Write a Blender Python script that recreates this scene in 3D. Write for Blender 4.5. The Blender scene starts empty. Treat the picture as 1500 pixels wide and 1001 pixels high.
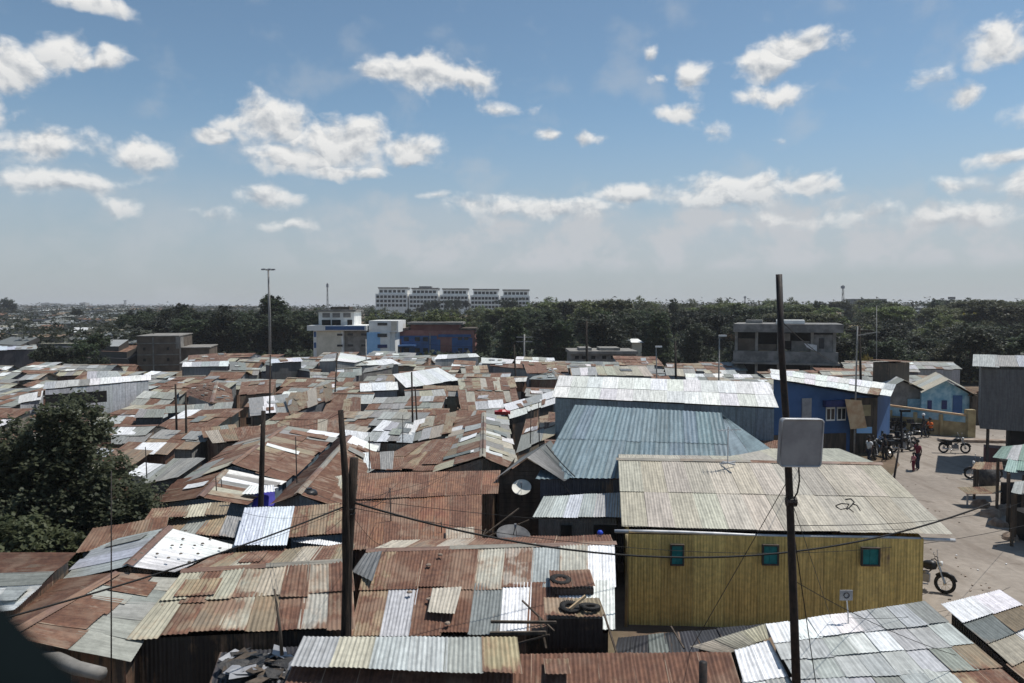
import bpy, math, random
from mathutils import Vector, Matrix, noise as mnoise
R = math.radians
rnd = random.Random(7)
scene = bpy.context.scene
COL = scene.collection

# ------------------------------------------------------------------ camera
CH, F, PITCH = 9.2, 1130.0, R(2.46)
FW = Vector((0, math.cos(PITCH), -math.sin(PITCH))); UP = Vector((0, math.sin(PITCH), math.cos(PITCH)))
def ray(px, py):
    return FW + Vector((1, 0, 0)) * ((px - 750) / F) + UP * ((500.5 - py) / F)
def Z(px, py, z):                      # point of the view ray at height z
    d = ray(px, py); return Vector((0, 0, CH)) + d * ((z - CH) / d.z)
def W(px, py, dist):                   # point of the view ray at depth dist
    d = ray(px, py); return Vector((0, 0, CH)) + d * (dist / d.y)
def PX(p):                             # world -> photo pixel (for labels)
    v = Vector(p) - Vector((0, 0, CH)); f = v.dot(FW)
    return 750 + F * v.x / f, 500.5 - F * v.dot(UP) / f
cam = bpy.data.cameras.new('camera'); cam_o = bpy.data.objects.new('camera', cam); COL.objects.link(cam_o)
cam_o.location = (0, 0, CH); cam_o.rotation_euler = (R(90) - PITCH, 0, 0)
cam.sensor_width = 36; cam.lens = 36 * F / 1500; cam.clip_start = .05; cam.clip_end = 30000
cam.dof.use_dof = True; cam.dof.focus_distance = 40; cam.dof.aperture_fstop = 3
scene.camera = cam_o

# ------------------------------------------------------------------ materials
def nodes(name):
    m = bpy.data.materials.new(name); m.use_nodes = True
    nt = m.node_tree; b = nt.nodes['Principled BSDF']
    return m, nt, b
class NT:
    def __init__(s, nt): s.nt = nt
    def n(s, t, **k):
        o = s.nt.nodes.new(t)
        for a, v in k.items(): setattr(o, a, v)
        return o
    def put(s, sock, v):
        if isinstance(v, bpy.types.NodeSocket): s.nt.links.new(v, sock)
        elif v is not None: sock.default_value = v
    def math(s, op, a, b=None, c=None, clamp=False):
        o = s.n('ShaderNodeMath', operation=op, use_clamp=clamp)
        s.put(o.inputs[0], a); s.put(o.inputs[1], b); s.put(o.inputs[2], c); return o.outputs[0]
    def vmath(s, op, a, b=None, scale=None):
        o = s.n('ShaderNodeVectorMath', operation=op)
        s.put(o.inputs[0], a); s.put(o.inputs[1], b)
        if scale is not None: s.put(o.inputs['Scale'], scale)
        return o.outputs['Value'] if op in ('LENGTH', 'DOT_PRODUCT') else o.outputs[0]
    def mix(s, f, a, b, mode='MIX'):
        o = s.n('ShaderNodeMix', data_type='RGBA', blend_type=mode)
        s.put(o.inputs[0], f); s.put(o.inputs[6], a); s.put(o.inputs[7], b); return o.outputs[2]
    def noise(s, vec, scale, detail=4, rough=.55, dim='3D'):
        o = s.n('ShaderNodeTexNoise', noise_dimensions=dim)
        s.put(o.inputs['Vector'], vec); o.inputs['Scale'].default_value = scale
        o.inputs['Detail'].default_value = detail; o.inputs['Roughness'].default_value = rough
        return o.outputs[0]
    def ss(s, x, a, b):
        o = s.n('ShaderNodeMapRange', interpolation_type='SMOOTHSTEP')
        s.put(o.inputs[0], x); s.put(o.inputs[1], a); s.put(o.inputs[2], b); return o.outputs[0]
    def attr(s, name): return s.n('ShaderNodeAttribute', attribute_name=name)
    def comb(s, x, y, z):
        o = s.n('ShaderNodeCombineXYZ'); s.put(o.inputs[0], x); s.put(o.inputs[1], y); s.put(o.inputs[2], z); return o.outputs[0]
    def sep(s, v):
        o = s.n('ShaderNodeSeparateXYZ'); s.put(o.inputs[0], v); return o.outputs
def c4(c): return (c[0], c[1], c[2], 1)

def make_sheet_mat():
    """weathered iron sheets; face attributes give each sheet its paint, rust amount, ripple and seed"""
    m, nt, b = nodes('weathered_iron_sheet'); g = NT(nt)
    col = g.attr('sheet').outputs['Color']
    par = g.attr('wear'); ps = g.n('ShaderNodeSeparateColor'); nt.links.new(par.outputs['Color'], ps.inputs[0])
    rust, ripple, seed = ps.outputs[0], ps.outputs[1], ps.outputs[2]
    uv = g.n('ShaderNodeUVMap', uv_map='metres').outputs[0]
    st = g.n('ShaderNodeUVMap', uv_map='local').outputs[0]
    u, v, _ = g.sep(uv); s_, t_, _ = g.sep(st)
    sd = g.math('MULTIPLY', seed, 97.0)
    p1 = g.comb(g.math('MULTIPLY', u, 2.6), g.math('MULTIPLY', v, .7), sd)
    n1 = g.noise(p1, 1.0, 5, .62)
    n2 = g.noise(g.comb(g.math('MULTIPLY', u, 13), g.math('MULTIPLY', v, .8), sd), 1.0, 3, .6)
    n3 = g.noise(g.comb(u, v, sd), 7.0, 4, .65)
    n4 = g.noise(g.comb(g.math('MULTIPLY', u, .8), g.math('MULTIPLY', v, .8), sd), 1.0, 2, .5)
    ob = g.n('ShaderNodeTexCoord').outputs['Object']
    n5 = g.noise(ob, .75, 6, .62)
    # rust spreads from sheet sides and lower ends
    es = g.math('ABSOLUTE', g.math('SUBTRACT', s_, .5)); et = g.ss(t_, .75, 1.05)
    edge = g.math('ADD', g.math('MULTIPLY', g.ss(es, .38, .5), .10), g.math('MULTIPLY', et, .15))
    rr = g.math('ADD', g.math('ADD', g.math('MULTIPLY', n1, .62), g.math('MULTIPLY', n2, .38)), edge)
    rr = g.math('ADD', rr, rust)
    rr = g.math('ADD', rr, g.math('MULTIPLY', g.math('SUBTRACT', n5, .5), g.math('MULTIPLY', g.ss(rust, .02, .35), 1.15)))
    mask = g.ss(rr, .98, 1.12)
    rc = g.mix(g.ss(n3, .3, .7), (.105, .052, .036, 1), (.175, .088, .055, 1))
    rc = g.mix(g.math('MULTIPLY', g.ss(n5, .48, .64), .7), rc, (.25, .17, .12, 1))
    halo = g.math('MULTIPLY', g.ss(rr, .86, 1.0), .35)
    base = g.mix(halo, col, (.33, .20, .11, 1))
    streak = g.math('ADD', .66, g.math('MULTIPLY', g.ss(n2, .25, .7), .42))
    blot = g.math('ADD', .82, g.math('MULTIPLY', g.ss(n3, .3, .7), .26))
    base = g.mix(1.0, base, g.comb(streak, streak, streak), 'MULTIPLY')
    base = g.mix(1.0, base, g.comb(blot, blot, blot), 'MULTIPLY')
    st2 = g.math('ADD', .72, g.math('MULTIPLY', g.ss(n2, .2, .75), .5))
    rc = g.mix(1.0, rc, g.comb(st2, st2, st2), 'MULTIPLY')
    seam = g.math('SUBTRACT', 1.0, g.math('MULTIPLY', g.ss(es, .482, .498), .38)); base = g.mix(1.0, base, g.comb(seam, seam, seam), 'MULTIPLY')
    # a pale worn line where one rusty sheet laps the next
    lap = g.math('MULTIPLY', g.ss(es, .468, .492), g.ss(n1, .46, .56))
    rc = g.mix(g.math('MULTIPLY', lap, .8), rc, (.42, .33, .24, 1))
    out = g.mix(mask, base, rc)
    # nail heads in rows
    nt.links.new(out, b.inputs['Base Color'])
    g.put(b.inputs['Roughness'], g.math('ADD', .52, g.math('MULTIPLY', mask, .33)))
    b.inputs['Specular IOR Level'].default_value = .35
    wave = g.math('SINE', g.math('MULTIPLY', u, 2 * math.pi / .085))
    hgt = g.math('ADD', g.math('MULTIPLY', g.math('MULTIPLY', wave, ripple), .012), g.math('MULTIPLY', n4, .05))
    hgt = g.math('ADD', hgt, g.math('MULTIPLY', n3, .006))
    bp = g.n('ShaderNodeBump'); bp.inputs['Distance'].default_value = 1.0; bp.inputs['Strength'].default_value = .8
    g.put(bp.inputs['Height'], hgt); nt.links.new(bp.outputs[0], b.inputs['Normal'])
    return m
M = {}
M['sheet'] = make_sheet_mat()
def noisy(name, a, bcol, scale=3, rough=.8, det=5, lo=.35, hi=.65, bump=0, stretch=(1, 1, 1), metallic=0, spec=.3):
    m, nt, b = nodes(name); g = NT(nt)
    tc = g.n('ShaderNodeTexCoord').outputs['Object']
    v = g.vmath('MULTIPLY', tc, stretch)
    n = g.noise(v, scale, det, .6)
    nt.links.new(g.mix(g.ss(n, lo, hi), c4(a), c4(bcol)), b.inputs['Base Color'])
    b.inputs['Roughness'].default_value = rough; b.inputs['Metallic'].default_value = metallic
    b.inputs['Specular IOR Level'].default_value = spec
    if bump:
        bp = g.n('ShaderNodeBump'); bp.inputs['Distance'].default_value = bump
        g.put(bp.inputs['Height'], g.noise(v, scale * 3, 4, .6)); nt.links.new(bp.outputs[0], b.inputs['Normal'])
    M[name] = m; return m
noisy('timber', (.05, .04, .032), (.115, .088, .066), 4, .9, stretch=(1, 1, .2), bump=.01)
noisy('old_pole', (.015, .012, .010), (.042, .030, .022), 9, .9, stretch=(3, 3, .4), bump=.01)
noisy('dark_steel', (.012, .011, .011), (.035, .024, .020), 12, .6, bump=.002)
noisy('pale_pole', (.20, .19, .18), (.30, .29, .27), 6, .6)
noisy('concrete', (.16, .15, .135), (.27, .255, .23), 1.1, .9, bump=.01)
noisy('grey_block', (.13, .127, .12), (.25, .24, .225), 1.2, .9, bump=.02)
noisy('brick_wall', (.085, .068, .052), (.15, .12, .092), .8, .9, bump=.02)
noisy('white_paint', (.66, .66, .63), (.80, .80, .77), .8, .7)
noisy('cream_paint', (.52, .48, .38), (.66, .61, .5), .7, .75)
noisy('lightblue_paint', (.24, .46, .72), (.32, .55, .8), .9, .7)
noisy('blue_paint', (.03, .085, .20), (.05, .12, .28), .7, .65)
noisy('faded_blue', (.14, .32, .44), (.36, .54, .62), 1.4, .75)
noisy('brick_red', (.22, .09, .075), (.30, .14, .12), .7, .75)
noisy('ochre_paint', (.27, .21, .11), (.44, .36, .2), 1.3, .8)
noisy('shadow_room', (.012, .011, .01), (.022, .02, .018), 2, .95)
noisy('glass_dark', (.012, .014, .018), (.03, .035, .042), 1, .15, spec=.5)
noisy('teal_paint', (.015, .17, .16), (.025, .25, .23), 4, .6)
noisy('rubber', (.012, .012, .012), (.028, .026, .024), 8, .85)
noisy('black_plastic', (.012, .012, .013), (.022, .022, .024), 5, .4)
noisy('chrome', (.35, .35, .36), (.5, .5, .5), 3, .3, metallic=.9)
noisy('grey_metal', (.24, .24, .25), (.34, .34, .35), 2, .5, metallic=.15)
noisy('alu', (.42, .43, .44), (.58, .58, .58), 4, .45, metallic=.3)
noisy('dish_white', (.52, .50, .44), (.66, .64, .57), 3, .5)
noisy('dish_grey', (.05, .05, .055), (.12, .12, .12), 3, .6)
noisy('stone', (.10, .085, .07), (.24, .21, .18), 9, .95, bump=.02)
noisy('blue_plastic', (.012, .045, .42), (.02, .07, .52), 3, .5)
noisy('purple_tarp', (.035, .03, .26), (.05, .045, .33), 3, .6)
noisy('tarp_dark', (.02, .02, .022), (.07, .065, .06), 5, .6, bump=.03)
noisy('red_paint', (.30, .02, .02), (.38, .03, .025), 4, .35)
noisy('navy_paint', (.01, .02, .09), (.015, .03, .13), 4, .35)
noisy('orange_cloth', (.75, .13, .02), (.85, .19, .03), 5, .8)
noisy('maroon_cloth', (.13, .015, .03), (.19, .03, .05), 6, .85)
noisy('denim', (.015, .02, .035), (.03, .035, .055), 6, .85)
noisy('white_cloth', (.55, .55, .55), (.7, .7, .7), 5, .85)
noisy('pink_cloth', (.42, .16, .18), (.5, .22, .24), 5, .85)
noisy('black_cloth', (.012, .012, .013), (.025, .025, .027), 5, .85)
noisy('skin', (.07, .035, .022), (.095, .05, .032), 9, .5)
noisy('hair', (.008, .007, .007), (.016, .014, .013), 20, .8)
noisy('board_tan', (.5, .3, .17), (.62, .46, .28), 2.2, .8)
noisy('bark', (.05, .038, .028), (.11, .085, .065), 4, .95, stretch=(1, 1, .3), bump=.03)
noisy('green_roof', (.16, .33, .24), (.30, .46, .36), 1.5, .7)
noisy('lamp_glass', (.6, .6, .58), (.7, .7, .68), 3, .3)
noisy('window_rubber', (.004, .006, .007), (.006, .009, .010), 5, 1, spec=0)
noisy('wire_black', (.008, .008, .008), (.014, .013, .012), 9, .7)
noisy('kerb_stone', (.22, .16, .12), (.36, .29, .23), 2.5, .9, bump=.02)

def leaf_mat(name, a, b_, yel=None):
    m, nt, b = nodes(name); g = NT(nt)
    at = g.attr('sheet').outputs['Color']
    sp = g.n('ShaderNodeSeparateColor'); nt.links.new(at, sp.inputs[0])
    oi = g.n('ShaderNodeObjectInfo').outputs['Random']
    c = g.mix(sp.outputs[0], c4(a), c4(b_))
    hv = g.n('ShaderNodeHueSaturation'); g.put(hv.inputs['Color'], c)
    g.put(hv.inputs['Hue'], .5 if name in ('leaf_near', 'leaf_bush') else g.math('ADD', .475, g.math('MULTIPLY', oi, .05)))
    g.put(hv.inputs['Value'], 1.05 if name in ('leaf_near', 'leaf_bush') else g.math('ADD', .45, g.math('MULTIPLY', oi, 1.15)))
    g.put(hv.inputs['Saturation'], g.math('ADD', .75, g.math('MULTIPLY', oi, .35)))
    nt.links.new(hv.outputs[0], b.inputs['Base Color']); b.inputs['Roughness'].default_value = .55
    b.inputs['Specular IOR Level'].default_value = .3
    tr = g.n('ShaderNodeBsdfTranslucent'); nt.links.new(hv.outputs[0], tr.inputs[0])
    mx = g.n('ShaderNodeMixShader'); mx.inputs[0].default_value = .5 if name in ('leaf_near', 'leaf_bush') else .36
    nt.links.new(b.outputs[0], mx.inputs[1]); nt.links.new(tr.outputs[0], mx.inputs[2])
    nt.links.new(mx.outputs[0], nt.nodes['Material Output'].inputs[0])
    M[name] = m; return m
leaf_mat('leaf_dark', (.021, .029, .015), (.060, .074, .036))
leaf_mat('leaf_green', (.050, .062, .022), (.135, .150, .055))
leaf_mat('leaf_near', (.040, .048, .028), (.125, .138, .085))
leaf_mat('leaf_bush', (.05, .065, .025), (.14, .16, .07))
leaf_mat('leaf_yellow', (.05, .06, .02), (.32, .22, .03))

def ground_mat(name, a, b_, c_, scale):
    m, nt, b = nodes(name); g = NT(nt)
    p = g.n('ShaderNodeNewGeometry').outputs['Position']
    n1 = g.noise(p, scale, 6, .6); n2 = g.noise(p, scale * 9, 4, .6); n3 = g.noise(p, scale * .22, 3, .5)
    c = g.mix(g.ss(n1, .38, .62), c4(a), c4(b_))
    c = g.mix(g.math('MULTIPLY', g.ss(n3, .5, .62), .7), c, c4(c_))
    k = g.math('ADD', .70, g.math('MULTIPLY', n2, .6))
    c = g.mix(1.0, c, g.comb(k, k, k), 'MULTIPLY')
    if name == 'road':
        rt = g.noise(g.vmath('MULTIPLY', g.vmath('ADD', p, (0, 0, 0)), (1.1, .16, 1)), 1.0, 5, .6); c = g.mix(g.math('MULTIPLY', g.ss(rt, .5, .66), .45), c, (.15, .12, .095, 1))
        pud = g.noise(p, .7, 5, .6); c = g.mix(g.math('MULTIPLY', g.ss(pud, .60, .68), .5), c, (.13, .105, .085, 1))
    nt.links.new(c, b.inputs['Base Color']); b.inputs['Roughness'].default_value = .95
    b.inputs['Specular IOR Level'].default_value = .15
    bp = g.n('ShaderNodeBump'); bp.inputs['Distance'].default_value = .03
    g.put(bp.inputs['Height'], n2); nt.links.new(bp.outputs[0], b.inputs['Normal'])
    M[name] = m; return m
ground_mat('dirt', (.12, .085, .06), (.19, .14, .10), (.10, .095, .05), .35)
ground_mat('road', (.262, .228, .192), (.305, .265, .225), (.222, .19, .16), .35)
ground_mat('verge', (.16, .10, .07), (.28, .20, .14), (.12, .09, .06), 1.2)
ground_mat('dry_grass', (.12, .11, .055), (.18, .155, .085), (.08, .085, .035), .2)

# ------------------------------------------------------------------ mesh builder
class MB:
    def __init__(s):
        s.v = []; s.f = []; s.mi = []; s.uv = []; s.st = []; s.c = []; s.w = []
    def face(s, pts, mi=0, uv=None, st=None, c=(.5, .5, .5), w=(0, 0, 0)):
        i = len(s.v); s.v.extend([tuple(p) for p in pts]); n = len(pts)
        s.f.append(tuple(range(i, i + n))); s.mi.append(mi)
        s.uv.extend(uv or [(0, 0)] * n); s.st.extend(st or [(.5, .5)] * n)
        s.c.append((*c, 1)); s.w.append((*w, 1))
    def box(s, cx, cy, cz, sx, sy, sz, mi=0, rot=0, c=(.5, .5, .5), w=(0, 0, 0), mat=None):
        P = []
        cr, sr = math.cos(rot), math.sin(rot)
        for dx, dy, dz in ((-1,-1,-1),(1,-1,-1),(1,1,-1),(-1,1,-1),(-1,-1,1),(1,-1,1),(1,1,1),(-1,1,1)):
            x, y, z = dx * sx / 2, dy * sy / 2, dz * sz / 2
            p = Vector((cx + x * cr - y * sr, cy + x * sr + y * cr, cz + z))
            P.append(mat @ p if mat else p)
        for q in ((0,3,2,1),(4,5,6,7),(0,1,5,4),(1,2,6,5),(2,3,7,6),(3,0,4,7)):
            pts = [P[k] for k in q]; a = (pts[1] - pts[0]).length; b_ = (pts[2] - pts[1]).length
            s.face(pts, mi, uv=[(0, 0), (a, 0), (a, b_), (0, b_)], c=c, w=w)
        return s
    def bar(s, a, b_, wd, th=None, mi=0):
        a, b_ = Vector(a), Vector(b_); d = b_ - a; L = d.length
        q = d.to_track_quat('Z', 'Y').to_matrix().to_4x4(); q.translation = (a + b_) / 2
        return s.box(0, 0, 0, wd, th or wd, L, mi, mat=q)
    def tube(s, pts, r, seg=8, mi=0, cap=True):
        pts = [Vector(p) for p in pts]; n = len(pts)
        rs = r if isinstance(r, (list, tuple)) else [r] * n
        rings = []
        for i, p in enumerate(pts):
            d = (pts[min(i + 1, n - 1)] - pts[max(i - 1, 0)]).normalized()
            q = d.to_track_quat('Z', 'Y')
            rings.append([p + q @ Vector((math.cos(2 * math.pi * k / seg) * rs[i], math.sin(2 * math.pi * k / seg) * rs[i], 0)) for k in range(seg)])
        i0 = len(s.v)
        for rg in rings: s.v.extend([tuple(p) for p in rg])
        for i in range(n - 1):
            for k in range(seg):
                k2 = (k + 1) % seg
                s._f((i0 + i * seg + k, i0 + i * seg + k2, i0 + (i + 1) * seg + k2, i0 + (i + 1) * seg + k), mi)
        if cap:
            s._f(tuple(i0 + k for k in range(seg))[::-1], mi); s._f(tuple(i0 + (n - 1) * seg + k for k in range(seg)), mi)
        return s
    def _f(s, idx, mi):
        s.f.append(idx); s.mi.append(mi); s.uv.extend([(0, 0)] * len(idx)); s.st.extend([(.5, .5)] * len(idx))
        s.c.append((.5, .5, .5, 1)); s.w.append((0, 0, 0, 1))
    def lathe(s, prof, seg=20, mi=0, mat=None):
        i0 = len(s.v)
        for (r_, z_) in prof:
            for k in range(seg):
                p = Vector((r_ * math.cos(2 * math.pi * k / seg), r_ * math.sin(2 * math.pi * k / seg), z_))
                s.v.append(tuple(mat @ p if mat else p))
        for i in range(len(prof) - 1):
            for k in range(seg):
                k2 = (k + 1) % seg
                s._f((i0 + i * seg + k, i0 + i * seg + k2, i0 + (i + 1) * seg + k2, i0 + (i + 1) * seg + k), mi)
        return s
    def torus(s, R_, r_, seg=24, rs=10, mi=0, mat=None):
        i0 = len(s.v)
        for i in range(seg):
            a = 2 * math.pi * i / seg
            for k in range(rs):
                b_ = 2 * math.pi * k / rs
                p = Vector(((R_ + r_ * math.cos(b_)) * math.cos(a), (R_ + r_ * math.cos(b_)) * math.sin(a), r_ * math.sin(b_)))
                s.v.append(tuple(mat @ p if mat else p))
        for i in range(seg):
            for k in range(rs):
                i2, k2 = (i + 1) % seg, (k + 1) % rs
                s._f((i0 + i * rs + k, i0 + i2 * rs + k, i0 + i2 * rs + k2, i0 + i * rs + k2), mi)
        return s
    def build(s, name, mats, parent=None, smooth=False):
        me = bpy.data.meshes.new(name); me.from_pydata(s.v, [], s.f)
        for m in (mats if isinstance(mats, (list, tuple)) else [mats]): me.materials.append(M[m] if isinstance(m, str) else m)
        me.polygons.foreach_set('material_index', s.mi)
        if smooth: me.polygons.foreach_set('use_smooth', [True] * len(s.f))
        a = me.uv_layers.new(name='metres'); a.data.foreach_set('uv', [x for p in s.uv for x in p])
        a = me.uv_layers.new(name='local'); a.data.foreach_set('uv', [x for p in s.st for x in p])
        a = me.attributes.new('sheet', 'FLOAT_COLOR', 'FACE'); a.data.foreach_set('color', [x for p in s.c for x in p])
        a = me.attributes.new('wear', 'FLOAT_COLOR', 'FACE'); a.data.foreach_set('color', [x for p in s.w for x in p])
        me.validate()
        o = bpy.data.objects.new(name, me); COL.objects.link(o)
        if parent is not None: o.parent = parent
        return o
def thing(name, label, cat, loc=(0, 0, 0), rz=0, group=None):
    o = bpy.data.objects.new(name, None); COL.objects.link(o); o.location = loc; o.rotation_euler = (0, 0, rz)
    o.empty_display_size = .3
    o['label'] = label; o['category'] = cat
    if group: o['group'] = group
    return o
def tag(o, label, cat, group=None):
    o['label'] = label; o['category'] = cat
    if group: o['group'] = group
    return o
def struct(o): o['kind'] = 'structure'; return o
def copy_tree(o, parent=None):
    c = o.copy(); COL.objects.link(c); c.parent = parent
    for ch in list(o.children): copy_tree(ch, c)
    return c

# ------------------------------------------------------------------ sheets
PAL = {  # colour, rust, name
    'r': ((.22, .16, .12), .62, 'rust brown'), 'R': ((.17, .09, .06), .80, 'rust brown'),
    'o': ((.23, .10, .055), .52, 'orange rust'),
    'g': ((.30, .30, .27), .20, 'weathered grey'), 'G': ((.20, .21, .20), .16, 'dull grey'),
    'c': ((.42, .39, .30), .27, 'cream'), 'm': ((.44, .42, .34), .43, 'streaked cream'),
    't': ((.27, .21, .14), .40, 'tan'), 'w': ((.84, .84, .82), .03, 'white'),
    'p': ((.62, .64, .70), .0, 'pale silver'), 'x': ((.34, .28, .18), .50, 'streaked tan'),
    'b': ((.175, .235, .26), .0, 'blue grey'), 'y': ((.47, .435, .345), .0, 'beige'),
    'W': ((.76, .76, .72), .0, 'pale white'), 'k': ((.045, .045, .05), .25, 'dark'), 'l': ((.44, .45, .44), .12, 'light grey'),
    'n': ((.13, .20, .17), .2, 'green'), 'v': ((.28, .39, .33), .12, 'pale green')}
def bil(A, B, C, D, s, t): return A * (1 - s) * (1 - t) + B * s * (1 - t) + C * s * t + D * (1 - s) * t
def sheets(mb, A, B, C, D, rows, rd, near=None, mess=1.0, ripple=1.0, period=.085, amp=.010, pat=True):
    """iron sheets laid from the ridge AB down to the eave DC, rows = one code string per course"""
    A, B, C, D = map(Vector, (A, B, C, D))
    ctr = (A + B + C + D) / 4; dist = (ctr - Vector((0, 0, CH))).length
    if near is None: near = dist < 34
    nrm = ((B - A).cross(D - A)).normalized()
    if nrm.z < 0: nrm = -nrm
    n = len(rows)
    for i, row in enumerate(rows):
        m = len(row)
        for j, code in enumerate(row):
            colr, rust, _ = PAL[code]
            k = rd.uniform(.85, 1.13)
            colr = tuple(min(.86, x * k * rd.uniform(.96, 1.04)) for x in colr)
            w = (max(0, rust + rd.uniform(-.07, .07)), (0 if near else ripple), rd.random())
            ov = .02 / 1
            s0, s1 = j / m - rd.uniform(0, .12) / m * mess, (j + 1) / m + rd.uniform(.02, .12) / m * mess
            if j == 0: s0 = rd.uniform(-.15, .05) / m * mess
            if j == m - 1: s1 = 1 + rd.uniform(-.05, .15) / m * mess
            t0, t1 = i / n - (.12 * mess / n if i else 0), (i + 1) / n + rd.uniform(-.06, .16) / n * mess + .02
            if i == n - 1: t1 = 1 + rd.uniform(-.04, .05) * mess
            sh = rd.uniform(-.012, .012) * mess * (8 / max(m, 4))
            lift = .012 * (n - i) + rd.uniform(0, .014) * (1 + mess)
            tip = rd.uniform(0, .03) * mess * (1.8 if rd.random() < .2 else 1)
            wid = (B - A).length * (s1 - s0); lng = (D - A).length * (t1 - t0)
            if near:
                nc = max(4, int(wid / period * 4)); nr = 4
            else: nc, nr = 2, 2
            uo, vo = rd.uniform(0, 30), rd.uniform(0, 30)
            # kink in the middle of worn sheets
            grid = []
            for b_ in range(nr + 1):
                tt = t0 + (t1 - t0) * b_ / nr
                for a_ in range(nc + 1):
                    ss = s0 + (s1 - s0) * a_ / nc + sh * b_ / nr
                    p = bil(A, B, C, D, ss, tt)
                    h = lift + tip * (b_ / nr) ** 2
                    h += .035 * mess * mnoise.noise(Vector((ss * m * .8 + i * 3, tt * n * 1.1, dist)))
                    if near: h += amp * math.sin(2 * math.pi * a_ / 4)
                    grid.append(p + nrm * h)
            for b_ in range(nr):
                for a_ in range(nc):
                    q = [grid[b_ * (nc + 1) + a_], grid[b_ * (nc + 1) + a_ + 1], grid[(b_ + 1) * (nc + 1) + a_ + 1], grid[(b_ + 1) * (nc + 1) + a_]]
                    us = [a_ / nc, (a_ + 1) / nc]; vs = [b_ / nr, (b_ + 1) / nr]
                    st = [(us[0], vs[0]), (us[1], vs[0]), (us[1], vs[1]), (us[0], vs[1])]
                    uv = [(uo + x * wid, vo + y * lng) for x, y in st]
                    mb.face(q, 0, uv, st, colr, w)
def patches(mb, A, B, C, D, rd, count, near):
    """odd pieces of sheet thrown over a roof to stop leaks"""
    A, B, C, D = map(Vector, (A, B, C, D)); W_, L_ = (B - A).length, (D - A).length
    nrm = ((B - A).cross(D - A)).normalized()
    if nrm.z < 0: nrm = -nrm
    for _ in range(count):
        w, l = rd.uniform(.5, .95), rd.uniform(.7, 1.7)
        if w > W_ * .4 or l > L_ * .7: continue
        s0, t0 = rd.uniform(.03, .97 - w / W_), rd.uniform(.03, .95 - l / L_) if l / L_ < .9 else .03
        k = rd.uniform(-.22, .22)
        P = [bil(A, B, C, D, s0, t0), bil(A, B, C, D, s0 + w / W_, t0 + k * .15), bil(A, B, C, D, s0 + w / W_ + k * .2, t0 + l / L_), bil(A, B, C, D, s0 + k * .2, t0 + l / L_ - k * .15)]
        sheets(mb, *[p + nrm * .055 for p in P], [rd.choice('rgctxlrowG')], rd, near=near, mess=.5, pat=False)
def rand_row(rd, m, pal): return ''.join(rd.choice(pal) for _ in range(m))
def prism(mb, quad, zb, inset=.14, drop=.07, skip=(), c=(.2, .2, .2), w=(.3, .8, 0), mi=0):
    """walls under one roof face"""
    q = [Vector(p) for p in quad]; ctr = sum(q, Vector()) / len(q); n = len(q)
    def ins(i):
        p = q[i].copy()
        a, b_ = (i - 1) % n, i            # edges meeting at vertex i: (i-1,i) and (i,i+1)
        d = Vector((ctr.x - p.x, ctr.y - p.y, 0))
        if a in skip and b_ in skip: return p - Vector((0, 0, drop))
        if a in skip:   # slide along edge a toward previous vertex
            e = (q[a] - p); e.z = 0
            p2 = p + (q[a] - p) * min(.3, inset / max(e.length, .1)); return p2 - Vector((0, 0, drop))
        if b_ in skip:
            e = (q[(i + 1) % n] - p); e.z = 0
            p2 = p + (q[(i + 1) % n] - p) * min(.3, inset / max(e.length, .1)); return p2 - Vector((0, 0, drop))
        return p + (ctr - p) * min(.3, inset * 1.4 / max(d.length, .1)) - Vector((0, 0, drop))
    t = [ins(i) for i in range(n)]
    L = rnd.uniform(0, 20)
    for i in range(n):
        if i in skip: continue
        a, b_ = t[i], t[(i + 1) % n]; ln = math.hypot(b_.x - a.x, b_.y - a.y)
        a0, b0 = Vector((a.x, a.y, zb)), Vector((b_.x, b_.y, zb))
        pts = [a0, b0, b_, a]
        npn = max(1, int(ln / .85)); hh = max(.5, a.z - zb)
        for k in range(npn):
            f0, f1 = k / npn, (k + 1) / npn; g0, g1 = a0.lerp(b0, f0), a0.lerp(b0, f1); h0, h1 = a.lerp(b_, f0), a.lerp(b_, f1)
            kk = rnd.uniform(.80, 1.14); cc = tuple(x * kk * rnd.uniform(.97, 1.03) for x in c); ww = (max(0, w[0] + rnd.uniform(-.08, .1)), w[1], rnd.random())
            mb.face([g0, g1, h1, h0], mi, uv=[(L + ln * f0, 0), (L + ln * f1, 0), (L + ln * f1, h1.z - zb), (L + ln * f0, h0.z - zb)], st=[(0, 1.05), (1, 1.05), (1, 0), (0, 0)], c=cc, w=ww)
        L += ln
FOOT = []   # occupied footprints: list of polygons (xy)
def ridge_cap(mb, A, B, rd, col=None, wdt=.13):
    A, B = Vector(A), Vector(B); d = (B - A).normalized(); s = d.cross(Vector((0, 0, 1))).normalized() * wdt
    n = max(1, int((B - A).length / 1.8))
    for i in range(n):
        a, b_ = A + (B - A) * (i / n - .01), A + (B - A) * ((i + 1) / n + .01)
        up = Vector((0, 0, .05 + .008 * (i % 2))); dn = Vector((0, 0, -.01 + .008 * (i % 2)))
        cc = col or rd.choice([(.2, .12, .09), (.33, .30, .24), (.26, .24, .2)])
        w = (rd.uniform(.2, .55), 0, rd.random())
        mb.face([a + up, b_ + up, b_ + s + dn, a + s + dn], 0, [(0, 0), (0, 2), (.2, 2), (.2, 0)], None, cc, w)
        mb.face([a + up, a - s + dn, b_ - s + dn, b_ + up], 0, [(0, 0), (.2, 0), (.2, 2), (0, 2)], None, cc, w)
def nearwall(q0, q1, zb, t0, t1, h0, h1):   # rectangle set just proud of a wall between two plan points
    pass
WALLC = [((.22, .19, .15), .5), ((.16, .16, .17), .25), ((.36, .36, .36), .2), ((.28, .26, .21), .4), ((.16, .11, .08), .6), ((.40, .40, .39), .1), ((.20, .26, .30), .15)]
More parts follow.
